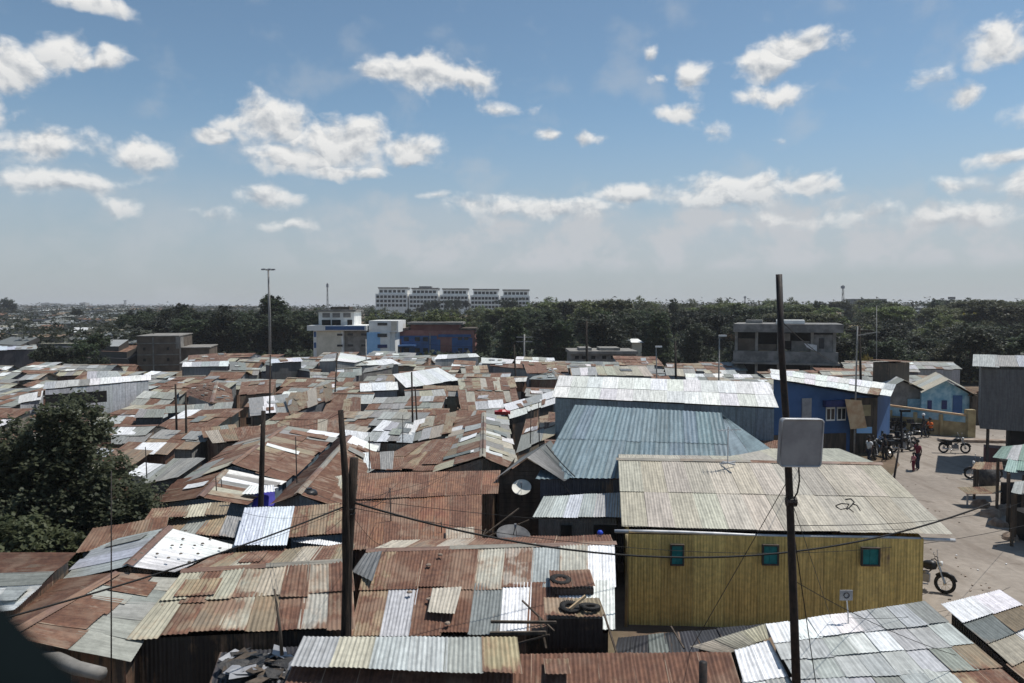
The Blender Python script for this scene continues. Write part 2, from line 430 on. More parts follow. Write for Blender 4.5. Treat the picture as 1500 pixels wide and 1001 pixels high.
def shack(label, faces, wall=None, zb=0.0, cat='shack', name='shack', group='tin roofed shacks', mess=1.0, seed=None, cap=True, doors=(), ripple=1.0, wallmat='sheet', near=None, wallq=None, period=.085, amp=.010):
    """faces: list of (A,B,C,D, rows); AB ridge. Faces sharing AB make a gable"""
    rd = random.Random(seed if seed is not None else sum(map(ord, label)))
    fs = [(Vector(a), Vector(b), Vector(c), Vector(d), rows) for a, b, c, d, rows in faces]
    allp = [p for f in fs for p in f[:4]]
    cx = sum(p.x for p in allp) / len(allp); cy = sum(p.y for p in allp) / len(allp)
    base = Vector((cx, cy, zb))
    root = thing(name, label, cat, base, 0, group)
    rb, wb = MB(), MB()
    wc, wr = wall if wall else rd.choice(WALLC)
    gable = len(fs) > 1
    for k, (A, B, C, D, rows) in enumerate(fs):
        sheets(rb, A - base, B - base, C - base, D - base, rows, rd, mess=mess, ripple=ripple, period=period, amp=amp, near=(near if near is not None else ((A + C) / 2 - Vector((0, 0, CH))).length < 34))
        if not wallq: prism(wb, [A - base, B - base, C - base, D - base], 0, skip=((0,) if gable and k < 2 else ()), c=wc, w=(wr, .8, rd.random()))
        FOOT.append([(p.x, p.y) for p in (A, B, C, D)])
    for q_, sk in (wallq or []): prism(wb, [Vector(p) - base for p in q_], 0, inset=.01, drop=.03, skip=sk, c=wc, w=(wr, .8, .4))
    if gable and cap: ridge_cap(rb, fs[0][0] - base + Vector((0, 0, .03)), fs[0][1] - base + Vector((0, 0, .03)), rd)
    if mess >= .5:
        for (A, B, C, D, rows) in fs:
            ar = (B - A).length * (D - A).length; patches(rb, A - base, B - base, C - base, D - base, rd, int(ar / 7 * rd.uniform(.5, 1.4)), ((A + C) / 2 - Vector((0, 0, CH))).length < 34)
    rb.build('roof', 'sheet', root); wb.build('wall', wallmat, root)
    for (p, q, h0, h1, mt) in doors:        # door or window panels standing proud of a wall, p..q plan points
        p, q = Vector((*p[:2], 0)), Vector((*q[:2], 0)); mid = (p + q) / 2; L = (q - p).length
        d = MB().box(mid.x - base.x, mid.y - base.y, (h0 + h1) / 2 - zb, L, .06, h1 - h0, rot=math.atan2(q.y - p.y, q.x - p.x))
        d.build('door' if h0 < zb + .3 else 'window', mt, root)
    return root

# ------------------------------------------------------------------ ground, road
def hgt(x, y):
    def sm(a, b, t):
        t = max(0, min(1, (t - a) / (b - a))); return t * t * (3 - 2 * t)
    right = sm(-60, 0, x / max(1, y) * 300)
    h = (6.5 * sm(95, 430, y)) * (.35 + .65 * right)
    h += 7 * sm(300, 1300, y) * (1 - right)
    h += .25 * mnoise.noise(Vector((x * .03, y * .03, 0))) * sm(60, 120, y)
    return h
g = MB()
xs = [-9000, -5000, -2800, -1600, -1000, -700, -500, -380] + list(range(-300, 301, 20)) + [380, 500, 700, 1000, 1600, 2800, 5000, 9000]
ys = [-300, -100, 0, 30, 60] + list(range(80, 460, 20)) + [500, 600, 750, 900, 1100, 1400, 1900, 2600, 4000, 7000, 14000]
for x in xs: pass
g.v = [(x, y, hgt(x, y)) for y in ys for x in xs]
for j in range(len(ys) - 1):
    for i in range(len(xs) - 1):
        a = j * len(xs) + i; g._f((a, a + 1, a + 1 + len(xs), a + len(xs)), 0)
struct(g.build('ground', 'dirt', smooth=True))
def sheet_poly(name, pts, z, mat):
    m = MB(); m.face([Vector((p[0], p[1], z)) for p in pts], 0); return struct(m.build(name, mat))
rp = [(12.6, 14), (12.6, 24.2), (14.2, 30.5), (16.5, 34), (19.5, 40), (22.8, 45), (24.3, 49), (25.2, 57), (27.2, 62.5), (40, 62), (60, 60), (60, 46), (38, 43), (30.5, 39.5), (24.8, 35), (21.8, 31), (21.3, 27), (20.5, 14)]
sheet_poly('road', rp, .012, 'road')
m = MB()
kp = [(21.0, 14), (21.8, 27), (22.2, 31), (25.2, 35), (27.5, 37.6)]
for a, b in zip(kp, kp[1:]):
    m.bar((a[0], a[1], .06), (b[0], b[1], .06), .3, .16)
struct(m.build('kerb', 'kerb_stone'))
sheet_poly('roadside_verge', [(21.2, 14), (22.0, 27), (22.4, 31), (25.4, 35), (30, 38.6), (40, 41.5), (40, 14)], .008, 'verge')
def floor_poly(name, x0, x1, ya, yb):
    m = MB(); n = 14
    for i in range(n):
        for j in range(n):
            P4 = []
            for a, b in ((0, 0), (1, 0), (1, 1), (0, 1)):
                d = ya + (yb - ya) * (j + b) / n; x = W(x0 + (x1 - x0) * (i + a) / n, 450, d).x; P4.append((x, d, hgt(x, d) + .05))
            m.face(P4)
    return struct(m.build(name, 'forest_soil'))
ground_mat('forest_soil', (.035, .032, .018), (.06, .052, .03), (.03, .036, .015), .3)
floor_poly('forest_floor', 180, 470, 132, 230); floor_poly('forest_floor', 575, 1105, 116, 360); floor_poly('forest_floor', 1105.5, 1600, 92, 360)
sheet_poly('grass_bank', [tuple(Z(-60, 545, 0)[:2]), tuple(Z(78, 540, 0)[:2]), tuple(Z(60, 528, 0)[:2]), tuple(Z(-60, 530, 0)[:2])], .2, 'dry_grass')

lt_ = MB(); rq = random.Random(31)
for _ in range(420):
    x, y = rq.uniform(13, 38), rq.uniform(22, 60); s_ = rq.uniform(.015, .045); a = rq.uniform(0, 6)
    if rq.random() < .6: x = 14.0 + (y - 22) * .32 + rq.gauss(0, .8) if rq.random() < .5 else 21.5 + max(0, y - 30) * .75 + rq.gauss(0, .8)
    lt_.box(x, y, .02 + s_ * .3, s_ * 2, s_, s_ * .6, rq.choice([0, 0, 1, 0, 1, 0, 2, 0]), a)
o = lt_.build('litter', ['kerb_stone', 'stone', 'white_cloth']); o['label'] = 'scattered litter and pebbles on the road'; o['category'] = 'litter'; o['kind'] = 'stuff'
# ------------------------------------------------------------------ hand placed roofs (photo pixel + height -> world)
def f(A, B, C, D, *rows): return (Z(*A), Z(*B), Z(*C), Z(*D), list(rows))
S = shack  # near-black wall colours below put the shade of dark gaps into the walls
front = S('shack in the bottom centre with a whitish ribbed sheet over a rust roof',
  [f((435,961,2.62), (1071,957,2.62), (1100,1045,2.2), (403,1045,2.2), 'RRRRRRRrRRRRR')], wall=((.05,.045,.04),.4), mess=.5)
f2 = MB(); sheets(f2, *[p - front.location for p in (Z(447,934,2.86), Z(757,935,2.86), Z(767,990,2.68), Z(428,977,2.68))], ['lylllx'], random.Random(3), mess=.5)
f2.build('upper_sheet', 'sheet', front)
f2 = MB(); sheets(f2, *[p - front.location for p in (Z(798,966,2.64), Z(833,966,2.64), Z(836,990,2.56), Z(800,990,2.56))], ['x'], random.Random(3), mess=.5)
f2.build('roof_patch', 'sheet', front)
S('broad cream and brown striped roof beside the twin poles at lower left',
  [f((268,838,3.0), (512,823,3.0), (522,920,2.5), (188,936,2.5), 'crcmcrmr', 'crtmtrmr'),
   f((268,838,3.0), (512,823,3.0), (520,797,2.6), (315,815,2.6), 'rtcrtcrt')], wall=((.03,.028,.027),.3), mess=.8)
S('long brown gabled roof with a grey lower strip at the bottom left',
  [f((12,932,3.0), (168,842,3.0), (262,850,2.45), (186,968,2.45), 'rRrgr', 'gggGg'),
   f((12,932,3.0), (168,842,3.0), (72,856,2.45), (-70,948,2.45), 'rrRrr')], wall=((.06,.05,.045),.5))
S('gable with one glaring white slope and one pale grey slope at left',
  [f((187,830,3.12), (247,774,3.12), (345,800,2.62), (254,840,2.62), 'wwww'),
   f((187,830,3.12), (247,774,3.12), (146,796,2.5), (89,852,2.5), 'lpll')], wall=((.06,.05,.045),.5), mess=.6)
S('brown roof tucked between the big left tree and the pale gable',
  [f((135,775,2.95), (248,757,2.95), (240,790,2.5), (110,812,2.5), 'rRrr')])
S('low roof at the left edge below the tree with brown grey and white sheets',
  [f((22,893,2.95), (112,812,2.95), (-20,812,2.4), (-80,905,2.4), 'wwgrR')], wall=((.06,.05,.045),.5))
S('small grey and rust roof between the white gable and the twin poles',
  [f((262,752,2.8), (360,760,2.8), (352,792,2.6), (232,778,2.6), 'tgxg')])
S('pale silver sheet roof left of the twin poles',
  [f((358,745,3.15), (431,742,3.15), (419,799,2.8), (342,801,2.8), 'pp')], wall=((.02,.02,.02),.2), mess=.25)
S('tan rusty roof between the silver sheet and the twin poles',
  [f((431,743,3.02), (508,737,3.02), (508,783,2.72), (419,789,2.72), 'xtx')], mess=.6)
S('wide plain rust roof right of the twin poles',
  [f((526,694,3.0), (733,690,3.0), (729,724,2.76), (521,733,2.76), 'oooRooRo'),
   f((520,731,2.74), (706,726,2.74), (706,797,2.25), (512,807,2.25), 'RoRoooRo')], wall=((.03,.025,.02),.5), mess=.25, cap=False)
S('patchwork roof of rust grey and white sheets in the lower centre',
  [f((540,808,2.92), (899,797,2.92), (903,927,2.3), (512,932,2.3), 'xRRRmmlmw', 'xlRRGwRww'),
   f((540,808,2.92), (899,797,2.92), (893,785,2.75), (575,793,2.75), 'crcrRRRR')], wall=((.03,.028,.026),.4), mess=.45)
# loose sheets lying on roofs
def loose(label, A, B, C, D, rows, cat='roof sheet', mess=.4, name='loose_roof_sheet'):
    m = MB(); sheets(m, Z(*A), Z(*B), Z(*C), Z(*D), rows, random.Random(sum(map(ord, label))), mess=mess)
    return tag(m.build(name, 'sheet'), label, cat, 'loose iron sheets lying on the roofs')
loose('loose grey ribbed sheet leaning askew right of the twin poles', (534,812,2.95), (560,808,3.02), (545,853,2.78), (515,838,2.72), ['G'])
loose('cream sheet lying on the lower edge of the wide rust roof', (655,775,2.5), (693,773,2.5), (693,797,2.36), (655,798,2.36), ['c'])
loose('cream ribbed sheet patching the rust part of the patchwork roof', (634,863,2.72), (675,861,2.74), (665,901,2.56), (627,899,2.54), ['y'])
loose('white strip of sheet in the dark gap left of the twin poles', (437,786,2.6), (502,797,2.6), (500,804,2.55), (432,796,2.55), ['w'])
loose('tan patched strip of roofing lying above the white gable', (222,745,2.95), (336,737,2.95), (328,757,2.85), (212,764,2.85), ['xtyt'], mess=1)

yel = S('long yellow ribbed iron building with a beige roof and three teal windows',
  [f((906,674,3.9), (1288,681,3.85), (1396,784,2.78), (911,772,2.78), 'yyyyyyyyyyyy', 'yyyyyyyyyyyy'),
   f((906,674,3.9), (1288,681,3.85), (1229,658,3.2), (905,657,3.2), 'yyyyyyyy')],
   cat='building', name='iron_building', group=None, wall=((.90,.62,.20), .20), mess=.12, amp=.006,
   wallq=[([Z(914,676,3.84), Z(1252,682,3.8), Z(1354,789,2.7), Z(921,781,2.7)], (0,)), ([Z(914,676,3.84), Z(1252,682,3.8), Z(1215,662,3.15), Z(914,661,3.15)], (0,))])
base = yel.location
wl, wr = Z(921, 781, 2.72), Z(1354, 789, 2.72)      # front wall plane of the yellow building
def onwall(px, py, proud=.0):
    """point of the view ray on the yellow front wall"""
    n = Vector((wr.y - wl.y, -(wr.x - wl.x), 0)).normalized(); o = Vector((0, 0, CH)); d = ray(px, py)
    p = o + d * (((wl + n * proud) - o).dot(n) / d.dot(n)); return p
yang = math.atan2(wr.y - wl.y, wr.x - wl.x)
for wx, wy, ww, wh in ((992, 813, 16, 27), (1128.5, 813, 20, 26), (1275, 815.5, 23, 23)):
    p = onwall(wx, wy, .03) - base; sc_ = p.y + base.y
    w_, h_ = ww * sc_ / F, wh * sc_ / F * 1.03
    fr = MB()
    for sx in (-1, 1): fr.box(sx * (w_ / 2 + .02), 0, 0, .04, .10, h_ + .08)
    for sz in (-1, 1): fr.box(0, 0, sz * (h_ / 2 + .02), w_ - .002, .098, .04)
    fo = fr.build('window', 'timber', yel); fo.location = p; fo.rotation_euler = (0, 0, yang)
    pn = MB().box(0, .012, 0, w_, .03, h_).box(0, -.012, 0, .03, .02, h_ - .002).build('shutter', 'teal_paint', fo)
gp = MB()   # rain gutter
ga, gb = Z(900, 778, 2.66) - base, Z(1398, 791, 2.62) - base
gp.tube([ga + (gb - ga) * k / 10 + Vector((0, -.03, .02 * math.sin(k))) for k in range(11)], .055, 8); gp.build('gutter', 'alu', yel, True)
dp = MB().tube([onwall(918, 783, .07) - base, onwall(918, 850, .07) - base, onwall(917, 925, .07) - base], .045, 8); dp.build('downpipe', 'ochre_paint', yel, True)
# scrawl painted on the beige roof
scr = MB()
def onroof(px, py):
    A, B, C = Z(906,674,3.9), Z(1288,681,3.85), Z(911,772,2.78); n = (B - A).cross(C - A).normalized(); d = ray(px, py); o = Vector((0,0,CH))
    if n.z < 0: n = -n
    return o + d * ((A - o).dot(n) / d.dot(n)) + n * .075
for st in ([(1224,744),(1232,741),(1243,742),(1240,748),(1231,750),(1224,745)], [(1238,735),(1246,734),(1251,739),(1246,745),(1240,750)], [(1248,741),(1255,744),(1260,752)], [(1243,748),(1250,754)]):
    scr.tube([onroof(*p) - base for p in st], .018, 5)
scr.build('graffiti', 'wire_black', yel)

bl = S('blue grey ribbed roof building behind the beige roof with a timber gable end', 
  [f((842,594,4.8), (1057,606,4.8), (1078,702,3.1), (785,702,3.1), 'bbbbbbbbbbbb', 'bbbbbbbbbbbb')],
   cat='building', name='hall', group=None, wall=((.09,.09,.11), .2), mess=.12, ripple=0, period=.16, amp=.014, near=True)
b0 = bl.location
wing = MB(); 
gA, gB = Z(772, 671, 3.75), Z(806, 646, 3.85)
sheets(wing, gA - b0, gB - b0, Z(843, 696, 3.12) - b0, Z(826, 706, 3.05) - b0, ['GG'], random.Random(2), mess=.3)
gl = Z(725, 703, 3.0); sheets(wing, gA - b0, gB - b0, Vector((gl.x + 1.0, gl.y + 4, 3.0)) - b0, gl - b0, ['GG'], random.Random(2), mess=.3)
sheets(wing, Z(1057,607,4.78) - b0, Z(1060,609,4.78) - b0, Z(1133,660,3.1) - b0, Z(1080,702,3.08) - b0, ['bb'], random.Random(2), mess=.1)
wing.build('lower_roof', 'sheet', bl)
gw = MB()
P = [Z(731, 703, 2.95), Z(826, 709, 2.98), gA + Vector((0, .12, -.06))]
P[0].y = P[1].y = P[2].y = gA.y + .15
for i in range(1):
    a, b_, t = P; b2 = Vector((b_.x - .1, b_.y, b_.z)); 
    gw.face([Vector((a.x, a.y, 0)) - b0, Vector((b2.x, b2.y, 0)) - b0, b2 - b0, t - b0, a - b0])
    gw.face([Vector((a.x, a.y + 4, 0)) - b0, Vector((a.x, a.y, 0)) - b0, a - b0, a + Vector((.6, 4, 0)) - b0])
    gw.face([Vector((b2.x, b2.y, 0)) - b0, Vector((b2.x + .5, b2.y + 2, 0)) - b0, b2 + Vector((.5, 2, 0)) - b0, b2 - b0])
for k in range(22):   # lapped boards on the gable end
    z = .1 + k * .165; a, b_, t = P
    def xl(z): return a.x if z < a.z else a.x + (t.x - a.x) * (z - a.z) / (t.z - a.z)
    def xr(z): return b_.x - .1 if z < b_.z else b_.x - .1 + (t.x - b_.x + .1) * (z - b_.z) / (t.z - b_.z)
    if z > t.z - .15: break
    gw.box((xl(z + .16) + xr(z + .16)) / 2 - b0.x, a.y - .02 - b0.y, z + .08, xr(z + .16) - xl(z + .16), .03, .15)
gw.build('gable_wall', 'timber', bl)
S('small pale lean-to roof between the dark gable and the yellow building',
  [f((797,728,2.75), (912,722,2.75), (911,759,2.35), (781,759,2.35), 'llplll')], wall=((.16,.15,.14),.25), mess=.4,
  doors=[(Z(822,761,2.33) + Vector((0,.13,0)), Z(838,761,2.33) + Vector((0,.13,0)), 0, 2.1, 'shadow_room'), (Z(871,761,2.33) + Vector((0,.13,0)), Z(905,761,2.33) + Vector((0,.13,0)), 0, 2.1, 'shadow_room')])
big = S('very long pale roofed building with grey blue walls behind the blue roof',
  [f((819,551,5.25), (1126,561,5.25), (1140,598,4.4), (808,582,4.4), 'WWWWWWWWWWWWW', 'WWWWWWWWWWWWW')],
   cat='building', name='hall', group=None, wall=((.19,.24,.27), .02), mess=.15, ripple=.25)

# ---- right foreground
S('grey roof with white and rusty sheets in the lower right corner carrying a small aerial',
  [f((1122,919,2.75), (1352,886,2.75), (1560,1060,2.3), (1190,1060,2.3), 'wwwwlllg', 'lllwwlll', 'llllllgt', 'lllgllxr', 'llwwwltr')], wall=((.05,.05,.05),.3), mess=.49, amp=.006)
S('white and brown striped roof at the right edge below the road',
  [f((1380,889,2.8), (1462,868,2.8), (1640,990,2.35), (1560,1050,2.35), 'ww', 'Gt', 'cw', 'tG', 'ww')], wall=((.07,.06,.05),.4), mess=.5)
S('bright white sheet roof leaning left of the tall steel pole at the bottom',
  [f((1075,955,2.5), (1128,940,2.6), (1186,1050,2.2), (1100,1050,2.1), 'ww', 'wl')], wall=((.05,.05,.05),.3), mess=.5)
S('curved beige sheet roof filling the alley below the yellow wall',
  [f((1010,948,2.3), (1120,916,2.5), (1126,938,2.35), (1060,962,2.2), 'yyy')], wall=((.05,.05,.05),.3), mess=.8)

S('low black layer as shadow in the alley below the yellow wall', [f((905,935,1.2), (1015,925,1.2), (1030,962,.9), (895,965,.9), 'kkGkk')], wall=((.03,.03,.03),.1), cat='lean-to', name='low_dark_sheets', mess=1.2)  # black sheets added to stand in for the alley's shadow
S('second dark strip for shade lying under the yellow wall', [f((1020,925,1.2), (1120,915,1.2), (1130,935,1.0), (1030,950,1.0), 'kkk')], wall=((.03,.03,.03),.1), cat='lean-to', name='low_dark_sheets', mess=1.2)  # more black sheets, alley shade put in as dark colour
# ---- middle ground
def G(label, rn, rf, ln, lf, rn2=None, rl='', ll='', **k):
    """gable from near ridge end, far ridge end and the four eave corners"""
    (n1, n2), (f1, f2) = (rn, rf), (ln, lf)
MID = 'shacks crowded in the middle of the settlement'
def GB(label, ridge_near, ridge_far, r_far, r_near, l_far, l_near, rrows, lrows, **k):
    k.setdefault('group', MID)
    return S(label, [f(ridge_near, ridge_far, r_far, r_near, *rrows), f(ridge_near, ridge_far, l_far, l_near, *lrows)], **k)
GB('long brown gable with a grey far end left of the twin poles',
   (340,681,3.25), (418,625,3.25), (498,637,2.6), (419,706,2.6), (355,642,2.6), (250,716,2.6), ['rRrxrtrgg', 'Rrrrxrrgw'], ['crRrtgrr', 'gggrRrgr'])
GB('rust gable running up the valley right behind the black water tank',
   (437,724,3.1), (512,640,3.1), (556,656,2.5), (508,752,2.5), (497,643,2.62), (400,737,2.62), ['RrRrRrrw', 'rRrRrxrw'], ['RrRRrRRr'])
GB('gable with white striped sheets beside the purple tarpaulin',
   (293,729,3.05), (331,690,3.05), (419,707,2.6), (362,741,2.6), (262,704,2.6), (232,738,2.6), ['rtcrgwgw'], ['rrRR'])
GB('large patchwork gable with its ridge pointing at the dark timber house',
   (707,670,3.25), (709,606,3.2), (743,612,2.5), (760,692,2.5), (663,618,2.5), (634,694,2.5), ['rwgcwgcgwl', 'rcgywgcglc'], ['rgrcgrlRRr', 'crtgrgcwrr'], mess=1.3)
S('pale streaked roof left of the large patchwork gable', [f((606,617,2.95), (668,603,2.95), (660,636,2.6), (598,650,2.6), 'wcrt', 'glcx')], group=MID)
S('rust roof sloping towards the wide rust roof', [f((598,652,2.85), (668,640,2.85), (642,692,2.45), (524,692,2.45), 'rrxrRr', 'grrxRr')], group=MID, mess=1.4)
S('silvery roof behind the head of the twin poles', [f((562,616,3.0), (608,624,3.0), (603,650,2.6), (530,648,2.6), 'wlgw', 'lwgl')], group=MID, mess=1.2)
S('low white and grey roof just left of the silvery one', [f((505,630,2.7), (560,636,2.7), (556,662,2.4), (506,654,2.4), 'wwl')], group=MID)
S('small roof of white and brown sheets right behind the twin poles', [f((520,664,2.75), (596,662,2.75), (590,690,2.5), (528,688,2.5), 'wrgr')], group=MID)
S('brown streaked row roof across the middle behind the brown gable', [f((300,632,3.0), (500,612,3.0), (497,636,2.6), (312,650,2.6), 'ctrrrtrrcr')], group=MID)
S('streaked tan roof above the middle row', [f((418,584,3.1), (486,560,3.1), (488,585,2.7), (425,608,2.7), 'txcxt')], group=MID)
S('grey roof strip with a white sheet left of the floodlight mast', [f((365,584,3.0), (420,578,3.0), (424,604,2.6), (368,610,2.6), 'gwg')], group=MID)
S('rusty roof left of the grey box shack', [f((478,592,2.9), (527,580,2.9), (527,606,2.5), (470,606,2.5), 'rRxr')], group=MID)
S('brown low roof between the mast and the middle row', [f((355,560,3.0), (405,556,3.0), (398,576,2.7), (350,580,2.7), 'rrRr')], group=MID)
GB('small brown gable in front of the grey house with a green front', (310,590,3.2), (318,560,3.2), (340,572,2.8), (340,590,2.7), (282,566,2.8), (272,578,2.75), ['rrr'], ['RrR'])
S('white roof and open dark front shack in the middle distance', [f((575,549,3.5), (642,539,3.5), (673,557,2.95), (594,569,2.95), 'wwwwww')], wall=((.03,.028,.026),.3), group=MID, mess=.4)
S('grey box shack with a white roof edge left of the open fronted one', [f((527,562,3.2), (582,560,3.2), (584,572,3.0), (527,574,3.0), 'www')], wall=((.34,.34,.35),.1), group=MID, mess=.4)
S('streaky brown and cream roof above the pile of dark scrap', [f((670,556,3.0), (752,553,3.0), (762,592,2.5), (676,592,2.5), 'crxcrcrx', 'rcrxrrcr')], group=MID, mess=1.4)
S('white double roof beside the long pale building', [f((742,592,2.9), (812,573,2.9), (813,592,2.6), (750,612,2.6), 'wlw', 'www')], group=MID, mess=1.3, wall=((.03,.03,.03),.3))
S('grey rusty roof below the white double roof', [f((772,615,2.6), (818,605,2.6), (812,640,2.4), (758,664,2.4), 'rxr', 'ggc')], group=MID)
S('long grey roofed shed with dark walls right of the big tree', [f((243,596,3.1), (342,589,3.1), (338,603,2.85), (241,606,2.85), 'ggggggg')], wall=((.085,.088,.1),.1), cat='shed', name='long_shed', group=None, mess=.3)
S('lower grey roofed shed end joined to the dark walled shed', [f((204,600,3.0), (242,600,3.0), (239,612,2.8), (195,613,2.8), 'ggg')], wall=((.085,.088,.1),.1), cat='shed', name='shed', group=None, mess=.3)
S('white double-pitched house with a white wall above the big tree', [f((66,560,4.3), (221,549,4.3), (221,557,3.95), (62,571,3.95), 'lllgwwwwww')], wall=((.66,.66,.66),.02), cat='house', name='white_house', group=None, mess=.3,
  doors=[(Z(66,572,3.95), Z(156,566,3.95), 2.9, 3.65, 'shadow_room'), (Z(64,572,3.95), Z(220,558,3.95), 0, 1.7, 'timber')])  # second panel makes the whole lower wall dark; it is no door
S('grey white upper roof poking up behind the white wall house', [f((128,545,4.5), (170,544,4.5), (180,556,4.1), (126,556,4.1), 'lll')], wall=((.45,.45,.45),.1), cat='house', name='house', group=None)
S('pale low roof at the left behind the big tree', [f((30,580,3.4), (64,572,3.4), (60,586,3.1), (28,592,3.1), 'ww')], group=MID, wall=((.45,.45,.45),.1))
S('grey tin house with a dark windowed front in the left middle', [f((268,531,3.8), (335,529,3.8), (334,537,3.55), (266,538,3.55), 'wlllw')], wall=((.11,.12,.13),.15), cat='house', name='tin_house', group=None, mess=.3)
S('rust topped roof behind the grey tin house', [f((276,521,3.9), (330,517,3.9), (334,530,3.6), (274,531,3.6), 'rrRr')], group=MID)
S('plain grey boxy shed right of the grey tin house', [f((338,530,3.5), (360,532,3.5), (361,543,3.2), (338,542,3.2), 'gg')], wall=((.34,.34,.34),.1), cat='shed', name='shed', group=None)
S('dark walled shed beside the floodlight mast', [f((390,531,3.3), (452,541,3.3), (455,545,3.2), (388,535,3.2), 'GGGG')], wall=((.14,.14,.15),.1), cat='shed', name='shed', group=None, mess=.3)
GB('grey walled house with a white hipped roof below the cream school', (492,529,3.9), (497,517,4.0), (545,525,3.5), (520,532,3.5), (478,520,3.5), (467,530,3.5), ['www'], ['wll'], wall=((.3,.3,.29),.15), mess=.4)
S('light roof right of the hipped white roof', [f((520,531,3.4), (572,526,3.4), (586,534,3.1), (522,537,3.1), 'lwww')], group=MID, wall=((.34,.32,.29),.1))
S('grey roof in front of the light roofs below the school', [f((535,540,3.2), (575,533,3.2), (575,539,3.0), (532,547,3.0), 'ggg')], group=MID, wall=((.24,.22,.2),.2))
S('white roof over a pale wall right of the brick red school', [f((642,520,3.8), (697,518,3.8), (703,523,3.5), (636,527,3.5), 'wllw')], wall=((.4,.4,.38),.05), cat='house', name='house', group=None, mess=.3)
S('grey boxy shack with a flat rust roof in the far centre', [f((721,531,3.4), (768,534,3.4), (774,541,3.2), (719,537,3.2), 'rRrR')], wall=((.28,.28,.27),.2), group=MID)
S('wide orange tan roof in the far centre', [f((768,531,3.6), (828,530,3.6), (834,546,3.2), (774,548,3.2), 'ooxx')], group=MID)
S('low white roof behind the boxy shack', [f((705,524,3.6), (752,527,3.6), (748,533,3.4), (706,533,3.4), 'www')], group=MID)
GB('brown and grey gable left of the long pale building', (818,556,3.4), (808,540,3.4), (822,543,3.0), (834,558,2.9), (790,545,3.0), (776,556,2.9), ['xr'], ['lg'])
S('cream canvas looking roof beyond the long pale building', [f((872,537,4.2), (945,537,4.2), (957,552,3.7), (876,550,3.7), 'cycycy')], group=MID, mess=.5)
S('white low roof beside the cream canvas roof', [f((836,540,3.8), (872,538,3.8), (874,550,3.4), (838,551,3.4), 'lwl')], group=MID)
S('bluish white shed far left of the streaked roofs', [f((396,527,4.2), (440,524,4.2), (444,530,4.0), (397,533,4.0), 'pwp')], group=MID, wall=((.1,.1,.1),.1))
S('pale roofed barn at the far left edge', [f((-20,506,3.7), (53,503,3.7), (54,512,3.3), (-22,514,3.3), 'lppll')], wall=((.07,.07,.08),.1), cat='barn', name='barn', group=None)
S('small gable shack with a crooked grey roof left of the brown gable', [f((296,628,3.0), (345,622,3.0), (350,640,2.6), (300,644,2.6), 'xtgx')], group=MID)
S('grey slatted roof low beside the big tree', [f((254,672,2.8), (300,672,2.8), (262,700,2.5), (205,712,2.5), 'gggg')], group=MID)
S('white and cream roof touching the big tree', [f((190,648,2.8), (262,650,2.8), (245,668,2.5), (170,664,2.5), 'rwwt')], group=MID)
S('bright white low roof at the edge of the big tree', [f((212,678,2.6), (250,682,2.6), (222,702,2.4), (186,696,2.4), 'wwl')], group=MID)
S('beige bulging roof right of the water tank', [f((480,702,2.9), (512,694,2.9), (512,730,2.6), (466,732,2.6), 'cyc')], group=MID)

# ------------------------------------------------------------------ right side houses
def quadwall(mb, a, b, za, zb_, z0=0, mi=0, c=(.5,.5,.5), w=(0,0,0)):
    a, b = Vector(a), Vector(b); L = math.hypot(b.x - a.x, b.y - a.y)
    mb.face([(a.x, a.y, z0), (b.x, b.y, z0), (b.x, b.y, zb_), (a.x, a.y, za)], mi, [(0, 0), (L, 0), (L, zb_ - z0), (0, za - z0)], None, c, w)
def wall_panel(root, name, a, b, u0, u1, z0, z1, mat, proud=.03, th=.06):
    """panel on the wall from plan point a to b, between fractions u0..u1"""
    a, b = Vector((*a[:2], 0)), Vector((*b[:2], 0)); d = b - a; n = Vector((d.y, -d.x, 0)).normalized()
    if n.y > 0 and abs(n.y) > abs(n.x): n = -n
    p = a + d * (u0 + u1) / 2 + n * proud - root.location
    L = d.length * (u1 - u0)
    o = MB().box(0, 0, 0, L, th, z1 - z0).build(name, mat, root)
    o.location = (p.x, p.y, (z0 + z1) / 2 - root.location.z); o.rotation_euler = (0, 0, math.atan2(d.y, d.x))
    return o, L
# blue house with silvery roof
A1, A2 = W(1130, 555, 47), W(1303, 582, 48.2); B1, B2 = W(1127, 541, 52.5), W(1312, 564, 53.5)
bh = thing('blue_house', 'blue painted two storey house with a pale sloping roof beside the road', 'house', ((A1.x + A2.x) / 2, 49, 0))
rb = MB(); sheets(rb, *[p - bh.location for p in (B1, B2, A2, A1)], ['WwWWWWWwWWl', 'wWWwWWwWWxW'], random.Random(5), mess=.6, ripple=.4); rb.build('roof', 'sheet', bh)
wb = MB(); a, b = A1 + Vector((.3, .5, -.12)), A2 + Vector((-.5, .6, -.12)); c, d = B2 + Vector((-.5, -.3, -.1)), B1 + Vector((.3, -.3, -.1))
for p, q in ((a, b), (b, c), (c, d), (d, a)): quadwall(wb, p - bh.location, q - bh.location, p.z, q.z)
wb.build('wall', 'blue_paint', bh)
wall_panel(bh, 'wall_panel', a, b, .74, 1.0, 0, 3.55, 'timber', .04)
wall_panel(bh, 'wall_panel', a, b, 0, .70, 0, 1.35, 'timber', .03)
wall_panel(bh, 'wall_panel', a, b, .27, .36, 1.4, 3.6, 'grey_metal', .03)
for u0, u1 in ((.50, .585), (.605, .69)):
    o, L = wall_panel(bh, 'window', a, b, u0, u1, 2.15, 3.0, 'white_paint', .05)
    p1 = MB().box(-L * .24, -.03, 0, L * .36, .03, .66).build('pane', 'glass_dark', o); MB().box(L * .24, -.03, 0, L * .36, .03, .66).build('pane', 'glass_dark', o)
wall_panel(bh, 'awning', a, b, .47, .69, 3.05, 3.45, 'navy_paint', .2, .35)
